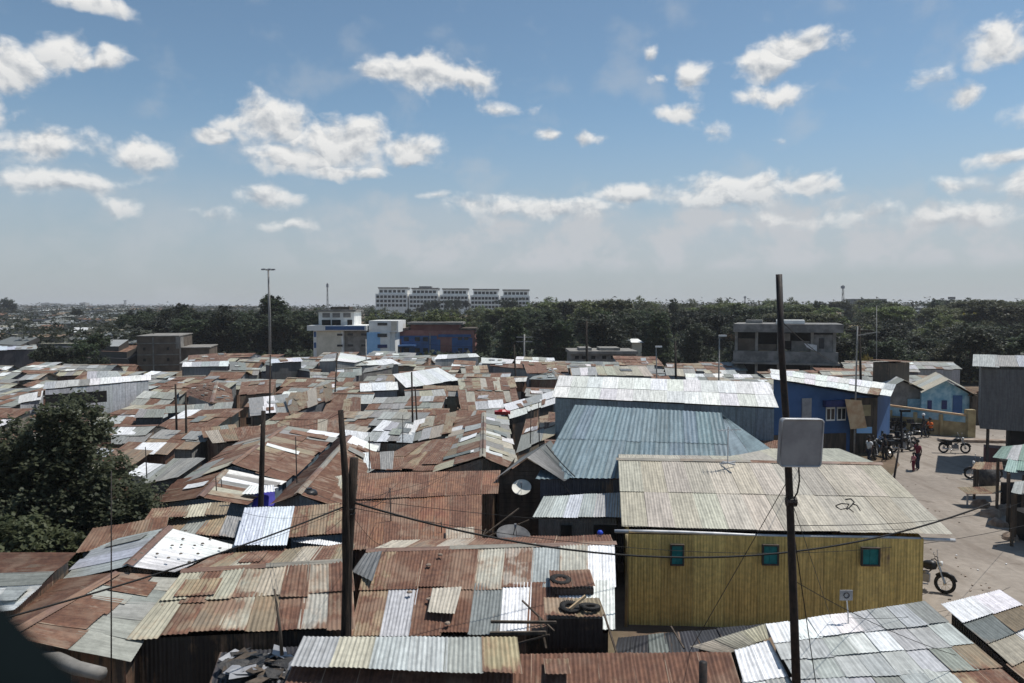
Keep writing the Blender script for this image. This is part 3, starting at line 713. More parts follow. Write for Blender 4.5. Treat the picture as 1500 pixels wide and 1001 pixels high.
wall_panel(bh, 'shutter', a, b, .84, .93, 2.4, 3.1, 'ochre_paint', .08)
FOOT.append([(p.x, p.y) for p in (A1, A2, B2, B1)])
# tan board on its pole
def pole(name, label, bot, top, r0, r1, mat, cat='pole', group=None, bend=0):
    b_, t = Vector(bot), Vector(top); m = MB(); n = 7
    side = Vector((1, .3, 0)) * bend
    m.tube([(b_ - b_) + (t - b_) * k / (n - 1) + side * math.sin(math.pi * k / (n - 1)) for k in range(n)], [r0 + (r1 - r0) * k / (n - 1) for k in range(n)], 8)
    r = thing(name, label, cat, b_, 0, group); m.build('shaft', mat, r, True); return r
sp = pole('sign_pole', 'pale metal pole with a small blue plate beside the blue house', Z(1251, 668, 0), W(1256, 478, Z(1251, 668, 0).y), .06, .05, 'pale_pole')
o = MB().box(W(1266, 630, sp.location.y - .1).x - sp.location.x, -.1, W(1266, 630, sp.location.y).z, .95, .03, .38).build('plate', 'lightblue_paint', sp)
o = MB().bar((0, 0, W(0, 492, sp.location.y).z), (W(1283, 486, sp.location.y).x - sp.location.x, 0, W(0, 487, sp.location.y).z), .05).build('arm', 'pale_pole', sp)
yb = sp.location.y - .12
tb = MB(); q = [W(1238, 585, yb), W(1262, 587, yb), W(1270, 627, yb), W(1246, 629, yb)]
c0 = sum(q, Vector()) / 4
tb.face([p - c0 for p in q][::-1]); tb.face([p - c0 + Vector((0, .04, 0)) for p in q])
for k in range(4): p, r_ = q[k] - c0, q[(k + 1) % 4] - c0; tb.face([p, r_, r_ + Vector((0, .04, 0)), p + Vector((0, .04, 0))])
o = tb.build('notice_board', 'board_tan'); o.location = c0; tag(o, 'crooked tan board hung on the pale pole by the blue house', 'board')

# pale blue gable houses behind the painted fence
def gable_house(label, L_, P_, R_, dist, depth, shift, wallm, rowsL, rowsR, panels=(), cat='house'):
    a, p, b = W(*L_, dist), W(*P_, dist), W(*R_, dist)
    r = thing('gable_house', label, cat, ((a.x + b.x) / 2, dist, 0), 0, None); o = r.location
    back = Vector((shift, depth, 0)); rd = random.Random(sum(map(ord, label)))
    m = MB(); ov = Vector((0, -.3, 0))
    sheets(m, p + ov - o, p + back - o, a + back + Vector((-.2, 0, -.08)) - o, a + ov + Vector((-.2, 0, -.08)) - o, rowsL, rd)
    sheets(m, p + ov - o, p + back - o, b + back + Vector((.2, 0, -.08)) - o, b + ov + Vector((.2, 0, -.08)) - o, rowsR, rd)
    m.build('roof', 'sheet', r)
    m = MB(); dz = Vector((0, 0, -.1))
    m.face([Vector((a.x, a.y, 0)) - o, Vector((b.x, b.y, 0)) - o, b + dz - o, p + dz - o, a + dz - o])
    for q in (a, b): quadwall(m, q - o, q + back - o, q.z - .1, q.z - .1)
    m.build('wall', wallm, r)
    for (nm, u0, u1, z0, z1, mt) in panels: wall_panel(r, nm, (a.x, a.y), (b.x, b.y), u0, u1, z0, z1, mt, .04)
    FOOT.append([(q.x, q.y) for q in (a, b, b + back, a + back)])
    return r
gable_house('grey and pale blue gable house nearest the blue two storey house', (1296, 571), (1322, 557), (1352, 572), 62, 7, 2.2, 'grey_block', ['glg'], ['ylyl'], [('window', .6, .95, .3, 1.9, 'faded_blue')])
gable_house('light blue gable house with a bright blue door behind the painted fence', (1350, 574), (1386, 556), (1424, 578), 61, 7, 3.0, 'faded_blue', ['yly'], ['ylyy'],
            [('door', .62, .80, 0, 2.3, 'blue_paint'), ('window', .12, .2, .9, 1.9, 'navy_paint'), ('window', .4, .5, 1.2, 1.9, 'navy_paint')])
gable_house('dark timber lean-to at the right of the light blue house', (1424, 580), (1432, 574), (1446, 580), 60.5, 5, 1.0, 'timber', ['r'], ['r'])
# fence
fa, fb = Z(1303, 633, 0), Z(1417, 641, 0); fn = thing('painted_wall', 'ochre wall with a blue painted band and capping rail behind the motorcycles', 'wall', fa)
v = fb - fa
m = MB(); quadwall(m, (0, 0, 0), v, 1.25, 1.05); quadwall(m, (0, .15, 0), v + Vector((0, .15, 0)), 1.25, 1.05); m.build('lower_band', 'ochre_paint', fn)
m = MB(); m.face([(0, 0, 1.25), (v.x, v.y, 1.05), (v.x, v.y, 1.5), (0, 0, 1.92)]); m.face([(0, .15, 1.25), (v.x, v.y + .15, 1.05), (v.x, v.y + .15, 1.5), (0, .15, 1.92)]); m.build('upper_band', 'faded_blue', fn)
m = MB(); m.bar((0, .07, 1.98), (v.x, v.y + .07, 1.56), .26, .12); m.build('capping', 'board_tan', fn)
for k in (0, .33, .66): m = MB(); m.box(v.x * k, v.y * k - .05, .8, .2, .22, 1.7 - .3 * k); m.build('post', 'ochre_paint', fn)
m = MB(); m.box(v.x + .15, v.y, 1.0, .55, .5, 2.0); m.build('corner_pillar', 'ochre_paint', fn)
m = MB(); m.box(1.5, 0, .1, 4.5, .7, .2, rot=-.12); o = m.build('low_wall', 'kerb_stone'); o.location = Z(1395, 648, 0); tag(o, 'low pale kerb wall in front of the painted wall', 'wall')

# grey tin box room on posts at the right edge
k0 = W(1435, 640, 44); kz0, kz1 = W(1435, 628, 44).z, W(1435, 540, 44).z
ki = thing('stilt_room', 'grey tin upper room standing on dark posts at the right edge', 'building', (k0.x, 44, 0), R(-30))
m = MB(); m.box(3.5, 2.5, (kz0 + kz1) / 2, 7, 5, kz1 - kz0, c=(.13, .135, .14), w=(.05, 1, .3)); m.build('wall', 'sheet', ki)
m = MB(); sheets(m, Vector((-.2, 5.4, kz1 + .5)), Vector((7.2, 5.4, kz1 + .5)), Vector((7.2, -.3, kz1 + .12)), Vector((-.3, -.3, kz1 + .12)), ['lglglgl'], random.Random(1)); m.build('roof', 'sheet', ki)
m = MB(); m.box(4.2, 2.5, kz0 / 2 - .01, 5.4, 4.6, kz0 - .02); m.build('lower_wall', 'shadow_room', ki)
for x in (.3, 2.3): m = MB().box(x + .1, .2, kz0 / 2 - .01, .16, .16, kz0 - .02); m.build('post', 'timber', ki)
m = MB().box(1.2, 2.8, .45, 1.8, 1.2, .9); m.build('counter', 'brick_red', ki)
# small dark hut with a rust roof above the pale roofs
h0 = W(1305, 555, 66); hz0, hz1 = 1.0, W(1305, 531, 66).z
r_ = thing('hut', 'small dark brown raised hut with a rust roof behind the blue house', 'hut', (h0.x, 66, 0), R(22))
m = MB().box(0, 0, hz1 / 2, 2.2, 1.8, hz1, c=(.07, .055, .04), w=(.3, .5, .5)); m.build('wall', 'sheet', r_)
m = MB(); sheets(m, Vector((-1.3, 1.1, hz1 + .18)), Vector((1.3, 1.1, hz1 + .08)), Vector((1.3, -1.1, hz1 + .06)), Vector((-1.3, -1.1, hz1 + .16)), ['rRr'], random.Random(1)); m.build('roof', 'sheet', r_)

# ------------------------------------------------------------------ market stalls at the right edge
def stall(label, faces, posts, mat_counter='timber'):
    allp = [Z(*p) for fc in faces for p in fc[:4]]; c = sum(allp, Vector()) / len(allp); c.z = 0
    r = thing('market_stall', label, 'stall', c, 0, 'stalls at the right edge'); m = MB(); rd = random.Random(sum(map(ord, label)))
    for A, B, C, D, rows in faces: sheets(m, Z(*A) - c, Z(*B) - c, Z(*C) - c, Z(*D) - c, rows, rd, mess=1.2)
    m.build('roof', 'sheet', r)
    for p in posts:
        q = Z(*p); MB().bar(Vector((q.x, q.y, 0)) - c, q - c - Vector((0, 0, .06)), .09).build('post', 'timber', r)
    return r, c
s1, c1 = stall('stall with a torn pale green roof at the right edge', [((1470,654,2.9), (1540,648,2.9), (1540,683,2.5), (1456,672,2.5), ['vlvgv']), ((1478,672,2.55), (1540,672,2.6), (1540,700,2.3), (1472,690,2.3), ['vvlv'])], [(1462,672,2.5), (1478,692,2.3), (1478,655,2.8), (1500,694,2.3)])
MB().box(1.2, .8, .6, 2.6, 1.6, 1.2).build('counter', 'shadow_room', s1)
s2, c2 = stall('low stall with a flat rust roof sheltering dark goods', [((1430,678,1.6), (1466,678,1.6), (1466,690,1.45), (1424,688,1.45), ['xRr'])], [(1428,688,1.45), (1462,690,1.45), (1432,680,1.5)])
s3, c3 = stall('stall with a pale sheet roof low at the right edge', [((1486,706,2.4), (1550,700,2.4), (1550,735,2.1), (1480,722,2.1), ['lgwl'])], [(1484,722,2.1), (1488,708,2.3), (1508,726,2.1)])
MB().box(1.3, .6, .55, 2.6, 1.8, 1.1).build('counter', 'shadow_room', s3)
o = MB(); o.lathe([(0, 0), (.42, .02), (.5, .5), (.46, .95), (0, 1.02)], 14); o = o.build('sack', 'tarp_dark', smooth=True); o.location = Z(1448, 714, 0); tag(o, 'dark stuffed sack under the flat rust stall roof', 'sack')
lt = MB(); sheets(lt, Vector((-.9, .5, .75)), Vector((1.2, .2, .9)), Vector((1.3, -.5, .75)), Vector((-.9, -.3, .6)), ['xt'], random.Random(3)); lt.bar((-.8, 0, 0), (-.8, 0, .6), .06).bar((1.1, 0, 0), (1.1, 0, .7), .06)
o = lt.build('low_table', 'sheet'); o.location = Z(1442, 742, 0); tag(o, 'low rickety table of scrap sheet at the road edge', 'table')
for k, (px, py, sx, sz, rz, lab) in enumerate([(1437,742,.7,.3,.3,'rubble lump nearest the low scrap table'), (1450,756,.8,.35,1.1,'broad rubble lump below the scrap table'), (1462,770,.7,.3,.5,'rubble lump before the dark stalls'), (1472,752,1.0,.4,.9,'biggest rubble lump by the stall post'), (1480,790,.6,.25,.2,'rubble lump lowest at the right edge')]):
    b_ = MB(); i0 = 0
    b_.lathe([(0, 0), (sx * .6, 0), (sx * .5, sz * .6), (sx * .2, sz), (0, sz)], 9)
    b_.v = [(x * (1 + .5 * mnoise.noise(Vector((x * 3, y * 3, k)))), y * (1 + .4 * mnoise.noise(Vector((y * 3, x * 3, k + 9)))), z * (1 + .5 * mnoise.noise(Vector((x * 4, y * 4, k + 5))))) for x, y, z in b_.v]
    o = b_.build('rubble', 'kerb_stone'); o.location = Z(px, py, 0.0); o.rotation_euler = (0, 0, rz); tag(o, lab, 'rubble', 'rubble by the road')

# ------------------------------------------------------------------ tall poles
def leaning(name, label, pts, rs, mat, parts=None, cat='pole'):
    pts = [Vector(p) for p in pts]; b_ = pts[0].copy(); r = thing(name, label, cat, b_)
    MB().tube([p - b_ for p in pts], rs, 10).build('shaft', mat, r, True); return r
D1 = 11.4
sp1 = leaning('steel_pole', 'tall leaning dark steel pole carrying a flat grey panel', [W(1168, 1040, D1), W(1163, 900, D1), W(1158, 760, D1), W(1152, 620, D1), W(1145, 520, D1), W(1141, 402, D1)], [.066, .062, .056, .052, .048, .046], 'dark_steel')
pb = sp1.location; sp1l = W(1168, 1040, D1)
MB().tube([sp1l - pb, Vector((sp1l.x, sp1l.y, .5)) - pb], .066, 10).build('foot', 'dark_steel', sp1)
sc_ = D1 / F
pc = W(1172, 648, D1 - .18) - pb
pn = MB(); w_, h_ = 62 * sc_, 70 * sc_; r0 = .05
prof = []
for cx_, cz_, a0 in ((1, 1, 0), (-1, 1, 90), (-1, -1, 180), (1, -1, 270)):
    for k in range(5):
        a = R(a0 + 22.5 * k); prof.append((cx_ * (w_ / 2 - r0) + r0 * math.cos(a), cz_ * (h_ / 2 - r0) + r0 * math.sin(a)))
for y0, y1, kk in ((-.05, .05, 1),):
    i0 = len(pn.v); n = len(prof)
    pn.face([(x, y0, z) for x, z in prof][::-1]); pn.face([(x, y1, z) for x, z in prof])
    for i in range(n):
        j = (i + 1) % n; pn.face([(prof[i][0], y0, prof[i][1]), (prof[j][0], y0, prof[j][1]), (prof[j][0], y1, prof[j][1]), (prof[i][0], y1, prof[i][1])])
po = pn.build('panel', 'grey_metal', sp1); po.location = pc; po.rotation_euler = (R(3), R(1.2), R(4))
rim = MB().tube([(x * .99, -.055, z * .99) for x, z in prof] + [(prof[0][0] * .99, -.055, prof[0][1] * .99)], .012, 6, cap=False).build('rim', 'alu', po, True)
MB().tube([W(1170, 684, D1 - .12) - pb, W(1171, 705, D1 - .1) - pb, W(1168, 722, D1 - .05) - pb, W(1160, 735, D1 - .03) - pb], .012, 6).build('cable', 'wire_black', sp1)
MB().tube([W(1152, 735, D1) - pb, W(1166, 735, D1) - pb], .075, 10).build('collar', 'dark_steel', sp1)
wp = leaning('wooden_pole', 'taller of the twin weathered wooden poles', [Vector((W(508, 930, 15.3).x, 15.3, 0)), W(508, 930, 15.3), W(507, 800, 15.3), W(506, 700, 15.35), W(499, 601, 15.4)], [.1, .095, .085, .07, .055], 'old_pole')
wp2 = leaning('wooden_pole', 'shorter thicker twin wooden pole with wires at its head', [Vector((W(506, 930, 15.5).x, 15.5, 0)), W(507, 930, 15.5), W(509, 830, 15.5), W(514, 740, 15.5), W(519, 671, 15.5)], [.11, .105, .1, .095, .085], 'old_pole')
MB().torus(.11, .018, 12, 6, mat=Matrix.Translation(W(512, 745, 15.45) - wp2.location)).torus(.11, .018, 12, 6, mat=Matrix.Translation(W(512, 752, 15.45) - wp2.location)).build('binding', 'wire_black', wp2)
leaning('wooden_pole', 'slim wooden pole rising beside the blue tarpaulin', [Vector((W(382, 742, 24.6).x, 24.6, 0)), W(382, 742, 24.6), W(384, 670, 24.6), W(386, 602, 24.6)], [.1, .09, .08, .07], 'old_pole')
# short posts in the foreground
leaning('post', 'short dark post stub poking up at the bottom edge', [Vector((W(1030, 1040, 13).x, 13, 1.5)), W(1030, 970, 13)], [.07, .07], 'dark_steel', cat='post')
leaning('forked_stick', 'rusty forked stick standing over the scrap heap', [W(413, 960, 14.6), W(410, 920, 14.6), W(402, 863, 14.6)], [.035, .03, .018], 'brick_wall', cat='stick')
leaning('whip_aerial', 'thin vertical rod in front of the brown roof at lower left', [Z(163, 1040, 2.4), W(163, 850, Z(163, 1040, 2.4).y), W(163, 690, Z(163, 1040, 2.4).y)], [.012, .011, .008], 'dark_steel', cat='aerial')
POLES = [ # px bottom, py bottom, px top, py top, depth, radius, mat, label
 (860,552,859,470,88,.16,'old_pole','stout wooden utility pole behind the long pale roof'),
 (768,545,768,490,95,.13,'pale_pole','pale pole with a crossbar in front of the wood'),
 (757,590,753,505,70,.09,'old_pole','dark slim pole over the far centre shacks'),
 (395,606,396,520,48,.05,'old_pole','thin dark rod below the floodlight mast'),
 (490,590,494,517,60,.06,'old_pole','thin leaning pole left of the hipped house'),
 (537,560,536,497,85,.07,'pale_pole','thin pole in front of the cream school'),
 (605,645,603,545,44,.06,'old_pole','dark thin pole left of the open fronted shack'),
 (612,640,608,568,43,.05,'old_pole','second thin pole by the open fronted shack'),
 (273,645,272,575,40,.06,'old_pole','slim pole in front of the long dark shed'),
 (259,640,257,563,41,.06,'old_pole','left slim pole in front of the long dark shed'),
 (1053,550,1054,492,62,.06,'pale_pole','pale lamp pole left of the unfinished building'),
 (962,552,961,508,72,.06,'pale_pole','pale thin pole with a small white lamp over the wood'),
 (990,552,989,500,75,.11,'old_pole','dark wooden pole between the two pale poles'),
 (1261,566,1259,478,56,.09,'old_pole','dark pole just behind the blue house'),
 (1284,530,1284,448,90,.05,'pale_pole','very thin pole beyond the small dark hut'),
 (1338,700,1343,668,41.5,.0,'','skip'),
 (1310,699,1317,656,35,.05,'dark_steel','short leaning dark post at the road beside the beige roof'),
 (1321,668,1320,602,49,.07,'dark_steel','dark lamp post standing among the parked motorcycles'),
 (574,800,571,715,24,.022,'dark_steel','thin aerial rod on the wide rust roof, left one'),
 (648,800,646,765,23.2,.02,'dark_steel','short aerial rod at the lower edge of the wide rust roof'),
 (435,715,433,640,28,.022,'dark_steel','thin aerial rod on the long brown gable'),
 (541,690,541,640,29.5,.02,'dark_steel','thin aerial rod on the rust roof right of the twin poles'),
 (707,690,708,610,31,.022,'dark_steel','thin aerial rod at the ridge end of the patchwork gable'),
 (790,655,789,590,33,.022,'dark_steel','thin aerial rod left of the long pale building'),
 (777,650,778,600,34,.022,'dark_steel','thin aerial rod left of the one by the long pale building'),
 (318,740,316,698,26,.02,'dark_steel','thin aerial rod on the white striped gable'),
 (326,736,324,702,26.5,.02,'dark_steel','short leaning aerial rod on the white striped gable'),
 (215,700,213,655,28,.02,'dark_steel','thin aerial rod right of the big tree'),
 (590,655,590,608,37,.02,'dark_steel','thin aerial rod on the silvery roof'),
 (1056,680,1056,628,29.5,.03,'alu','SKIP2')]
for bx, by, tx, ty, d, r_, mt, lab in POLES:
    if not r_ or lab == 'SKIP2': continue
    b_ = W(bx, by, d); t_ = W(tx, ty, d); q = Vector((b_.x, b_.y, max(0, b_.z if r_ < .03 else 0)))
    kind = 'aerial_rod' if r_ < .03 else 'pole'
    o = leaning(kind, lab, [q, b_ + Vector((0, 0, .01)) if b_.z > q.z + .05 else q + Vector((0, 0, .1)), t_], [r_ * 1.15, r_, r_ * .8], mt, cat='aerial' if r_ < .03 else 'pole')
    if 'crossbar' in lab or 'utility' in lab or 'behind the blue house' in lab:
        for dz in (.35, .9)[:1 if 'blue' in lab else 2]:
            MB().bar(t_ - q + Vector((-1.0, 0, -dz)), t_ - q + Vector((1.0, .1, -dz)), .12).build('crossarm', mt, o)
    if 'lamp' in lab:
        MB().box(t_.x - q.x + .25, 0, t_.z - q.z, .6, .25, .14).build('lamp_head', 'lamp_glass' if 'white' in lab or 'pale lamp' in lab else 'black_plastic', o)
# floodlight mast
fm = W(396, 545, 118); zt = W(395, 396, 118).z
ma = thing('floodlight_mast', 'tall slim floodlight mast rising over the settlement', 'mast', (fm.x, 118, 0))
MB().tube([(0, 0, 0), (0, 0, zt * .5), (-.1, 0, zt)], [.28, .2, .12], 10).build('shaft', 'pale_pole', ma, True)
for k in range(6):
    a = 2 * math.pi * k / 6; x, y = math.cos(a) * .75, math.sin(a) * .75
    hd = MB().bar((-.1, 0, zt - .05), (x - .1, y, zt + .12), .07).build('bracket', 'pale_pole', ma)
    MB().box(x * 1.1 - .1, y * 1.1, zt + .1, .42, .42, .2).build('floodlight', 'grey_metal', hd)
# far masts
def lattice(label, px, pt, pb_, d, w=1.0):
    z0, z1 = hgt(*W(px, pb_, d)[:2]), W(px, pt, d).z; r = thing('telecom_mast', label, 'mast', (W(px, pb_, d).x, d, z0))
    m = MB(); H = z1 - z0
    for sx, sy in ((-1, -1), (1, -1), (0, 1)): m.bar((sx * w * .5, sy * w * .5, 0), (sx * w * .2, sy * w * .2, H), w * .16)
    n = int(H / 2.5)
    for k in range(n):
        z = H * k / n; s_ = w * (.5 - .3 * k / n); m.bar((-s_, -s_, z), (s_, -s_, z + H / n), w * .09)
    m.build('lattice', 'dark_steel', r); 
    MB().box(0, 0, H * .93, w * 1.1, w, H * .09).build('antenna', 'grey_metal', r)
lattice('dark telecom mast left of the far dark block on the right horizon', 1234, 418, 452, 380, 1.3)
lattice('thin lattice mast above the cream school', 480, 415, 452, 420, 1.0)
lattice('faint mast on the far left skyline', 184, 440, 455, 1500, 5)
lattice('thin mast on the horizon left of the steel pole', 1091, 434, 455, 500, 1.2)
lattice('small mast right of the far dark block', 1329, 443, 455, 500, .8)
lattice('small mast on the horizon near the middle right', 1044, 446, 456, 500, .8)
ws = thing('water_tower', 'tiny raised tank on legs on the right horizon', 'water tower', (W(1394, 440, 500).x, 500, 4))
MB().box(0, 0, W(0, 437, 500).z - 4, 3.4, 2.5, 1.6).build('tank', 'grey_block', ws)
for x in (-1, 1): MB().box(x, 0, (W(0, 440, 500).z - 4) / 2, .3, .3, W(0, 440, 500).z - 4.1).build('leg', 'dark_steel', ws)

# ------------------------------------------------------------------ wires
def cable(label, a, b_, sag, r, name='cable', n=28, grp='overhead cables'):
    a, b_ = Vector(a), Vector(b_); pts = []
    for k in range(n + 1):
        t = k / n; pts.append(a + (b_ - a) * t - Vector((0, 0, sag * 4 * t * (1 - t))))
    c = pts[0].copy(); o = MB().tube([p - c for p in pts], r, 6).build(name, 'wire_black', None, True); o.location = c
    return tag(o, label, 'cable', grp)
cable('thick cable sagging from the twin poles across the yellow wall to the right', W(520, 737, 15.4), W(1450, 738, 19.5), 1.25, .022)
cable('thick cable running down from the twin poles to the lower left corner', W(505, 742, 15.3), W(-40, 918, 11.0), .12, .016)
cable('thin wire crossing the yellow wall under the teal windows', W(520, 745, 15.4), W(1500, 770, 24), .9, .007)
cable('thin wire from the twin poles over the beige roof edge', W(520, 731, 15.4), W(1380, 772, 22.5), .35, .006)
cable('thin wire from the steel pole to the road', W(1158, 770, 11.4), W(1500, 735, 30), .25, .006)
cable('pale guy wire from the steel pole down to the alley at its left', W(1156, 700, 11.4), W(1010, 955, 14.5), 0, .006)
cable('guy wire from the steel pole towards the small aerial', W(1160, 735, 11.4), W(1217, 905, 15.5), 0, .005)
cable('guy wire from the steel pole to the bottom edge', W(1160, 760, 11.4), W(1195, 1000, 12.5), .02, .008)
cable('short wire from the silver sheet to the twin poles', W(360, 800, 21), W(505, 745, 15.3), .05, .005)
cable('wire between the twin poles and the shack ridge on the rust roof', W(520, 735, 15.4), W(572, 716, 23.9), .3, .008)
cable('wire between the slim wooden pole and the head of the twin poles', W(386, 606, 24.6), W(500, 604, 15.4), .35, .005)
cable('wire from the far utility pole towards the mast', W(859, 474, 88), W(600, 500, 100), 1.5, .02)
cable('wire lying down the hip of the blue roof', Z(800, 652, 3.95), Z(842, 698, 3.2), .05, .02)
cable('thin wire from the blue house pole to the steel pole', W(1256, 520, 47), W(1144, 470, 11.4), .6, .008)

for k, (px, py, z, hy) in enumerate([(430, 700, 3.0, 741), (600, 690, 3.05, 742), (660, 690, 3.0, 738), (445, 790, 2.9, 748), (570, 800, 3.0, 750), (340, 745, 3.1, 742), (720, 668, 3.2, 735)]):
    cable('thin house wire from the twin poles to the ' + ['gable beside the water tank', 'middle of the wide rust roof', 'right part of the wide rust roof', 'dark gap under the silver sheet', 'lower edge of the wide rust roof', 'silver sheet roof', 'patchwork gable'][k], W(514, hy, 15.4), Z(px, py, z), .15 + .06 * (k % 3), .0045)
cable('thin wire over the corner roof from the steel pole to the lower right', W(1162, 850, 11.4), W(1400, 960, 14), .1, .006)
cable('slack wire between the timber gable and the silver lean-to', W(806, 690, 28), W(905, 760, 25), .3, .01)
cable('wire from the small aerial to the road edge', W(1243, 905, 15), W(1480, 860, 17.5), .25, .004)
# ------------------------------------------------------------------ dishes, aerials, tanks, tyres
def dish(label, c, r, normal, mat, pole_to=None):
    root = thing('satellite_dish', label, 'satellite dish', c); q = Vector(normal).to_track_quat('Z', 'Y').to_matrix().to_4x4()
    prof = [(0, -.18 * r)] + [(r * t, -.18 * r + .2 * r * t * t) for t in (.25, .5, .75, 1)] + [(r * 1.02, .03 * r), (r * .98, -.01 * r), (r * .5, -.18 * r), (0, -.22 * r)]
    MB().lathe(prof, 28, mat=q).build('reflector', mat, root, True)
    tip = q @ Vector((0, -.1 * r, .75 * r))
    m = MB(); m.bar(q @ Vector((0, -r * .9, 0)), tip, .03 * max(r, .4)); m.bar(q @ Vector((0, 0, 0)), tip, .02); m.build('feed_arm', 'dark_steel', root)
    MB().box(tip.x, tip.y, tip.z, .07, .07, .1).build('feed', 'grey_metal', root)
    MB().tube([q @ Vector((0, 0, -.2 * r)), q @ Vector((0, 0, -.45 * r)), q @ Vector((0, 0, -.45 * r)) + Vector((0, 0, -.4))], .025, 6).build('bracket', 'dark_steel', root)
    return root
gy = P[0].y
dish('cream satellite dish on the dark timber gable', W(764, 714, gy - .45), .345, (-.05, -.62, .78), 'dish_white')
dish('big dark dish lying face up below the timber gable', Z(752, 784, 2.2), .52, (.12, -.35, 1), 'dish_grey')
def aerial(label, base_, h, sty=0):
    r = thing('roof_aerial', label, 'aerial', base_)
    MB().tube([(0, 0, 0), (0, 0, h)], .018, 6).build('mast', 'alu', r)
    m = MB(); z = h * .9; m.bar((-.35, 0, z), (.45, .05, z + .03), .022)
    for k in range(6): x = -.3 + .14 * k; m.bar((x, -.2 + .015 * k, z), (x, .2 - .015 * k, z), .014)
    m.build('antenna_elements', 'alu', r); m = MB(); m.bar((-.3, -.1, 0), (.3, .15, .02), .05); m.bar((-.1, .3, 0), (.15, -.3, .02), .05); m.build('foot', 'alu', r)
    return r
aerial('tv aerial on a bent mast at the ridge of the beige roof', Z(1066, 679, 3.95), 1.25)
r_ = thing('panel_aerial', 'small square mesh aerial on a short mast on the grey corner roof', 'aerial', Z(1243, 921, 2.66))
MB().tube([(0, 0, 0), (-.02, 0, .35), (-.05, 0, .62)], .014, 6).build('mast', 'alu', r_)
m = MB(); m.box(0, 0, 0, .26, .02, .21); po = m.build('panel', 'grey_metal', r_); po.location = (-.07, -.02, .70)
MB().torus(.055, .008, 14, 6, mat=Matrix.Translation((0, -.02, 0)) @ Matrix.Rotation(R(90), 4, 'X')).build('ring', 'dark_steel', po)
m = MB(); m.bar((-.12, .3, .02), (.12, -.35, -.04), .03); m.bar((.06, .34, .02), (.28, -.3, -.04), .03); m.bar((-.14, .28, .03), (.1, .33, .03), .04); m.bar((.1, -.34, -.04), (.3, -.3, -.04), .04); m.build('foot', 'board_tan', r_)
# black water tank
tk = thing('water_tank', 'small black plastic water tank on the rust gable', 'water tank', Z(453, 735, 2.72))
MB().lathe([(0, 0), (.27, 0), (.28, .04), (.27, .12), (.285, .14), (.27, .22), (.285, .24), (.27, .32), (.22, .38), (.1, .42), (0, .42)], 24).build('body', 'black_plastic', tk, True)
MB().lathe([(0, .41), (.1, .41), (.1, .46), (0, .47)], 14).build('lid', 'black_plastic', tk)
# blue tarpaulin shelter
tp = thing('tarpaulin', 'bright purple blue tarpaulin with a white top beside the slim pole', 'tarpaulin', Z(378, 741, 2.3))
a, b, c, d, e = [Z(*p) - tp.location for p in ((357,722,2.78), (402,719,2.82), (404,741,2.4), (358,744,2.4), (385,712,2.95))]
m = MB(); m.face([a, d, c, b, e]); 
for p, q in ((a, d), (d, c), (c, b)): m.face([p, q, Vector((q.x, q.y, 0)), Vector((p.x, p.y, 0))])
m.build('cover', 'purple_tarp', tp)
m = MB(); sheets(m, Z(366,712,3.0) - tp.location, Z(402,712,3.02) - tp.location, Z(404,722,2.85) - tp.location, Z(354,725,2.85) - tp.location, ['ww'], random.Random(4)); m.build('top_sheet', 'sheet', tp)
# tin boxes carrying tyres
def tinbox(label, x0, y0, x1, y1, yb, dist, depth, ztop, mat='timber', rows=('Rr',)):
    c = W((x0 + x1) / 2, y1, dist); a, b = W(x0, y1, dist), W(x1, y1, dist); w_ = b.x - a.x
    r = thing('tin_box', label, 'tin box', (c.x, dist, W(0, yb, dist).z))
    h = c.z - r.location.z
    MB().box(0, depth / 2, h / 2, w_ * .94, depth * .94, h - .04, c=(.05, .035, .03), w=(.35, 1, .4)).build('body', 'sheet', r)
    m = MB(); sheets(m, Vector((-w_ / 2, depth, h + .12)), Vector((w_ / 2 - .05, depth, h + .12)), Vector((w_ / 2, -.04, h + .03)), Vector((-w_ / 2, -.04, h + .03)), list(rows), random.Random(sum(map(ord, label))), mess=.5); m.build('top', 'sheet', r)
    return r, w_, h
bx1, w1, h1 = tinbox('upper rusty tin box with one tyre on its lid', 807, 846, 872, 862, 888, 17.6, .85, 0)
bx2, w2, h2 = tinbox('lower dark tin box with two tyres on top', 800, 893, 886, 906, 952, 15.6, .75, 0, rows=('tt',))
def tyre(label, loc, R_, tilt, rz):
    o = MB().torus(R_, R_ * .36, 30, 12)
    o.v = [(x, y, z * .8) for x, y, z in o.v]
    for k in range(30):
        a = 2 * math.pi * k / 30; rr = R_ * 1.35; o.box(rr * math.cos(a), rr * math.sin(a), 0, .015, .022, R_ * .42, rot=a)
    o = o.build('tyre', 'rubber', None, True); o.location = loc; o.rotation_euler = (R(tilt), R(3), rz)
    return tag(o, label, 'tyre', 'old tyres on the tin boxes')
tyre('old tyre on the upper rusty tin box', W(821, 853, 17.95) + Vector((0, 0, .05)), .185, 6, 0)
tyre('left old tyre on the lower tin box', W(835, 893, 15.85) + Vector((0, 0, .05)), .16, 10, 0)
tyre('right old tyre on the lower tin box', W(864, 893, 15.85) + Vector((0, 0, .05)), .16, -5, 0)
m = MB().bar(W(858, 873, 15.8), W(835, 892, 15.7), .05); o = m.build('wooden_stick', 'board_tan'); tag(o, 'pale stick stuck in the left tyre', 'stick')
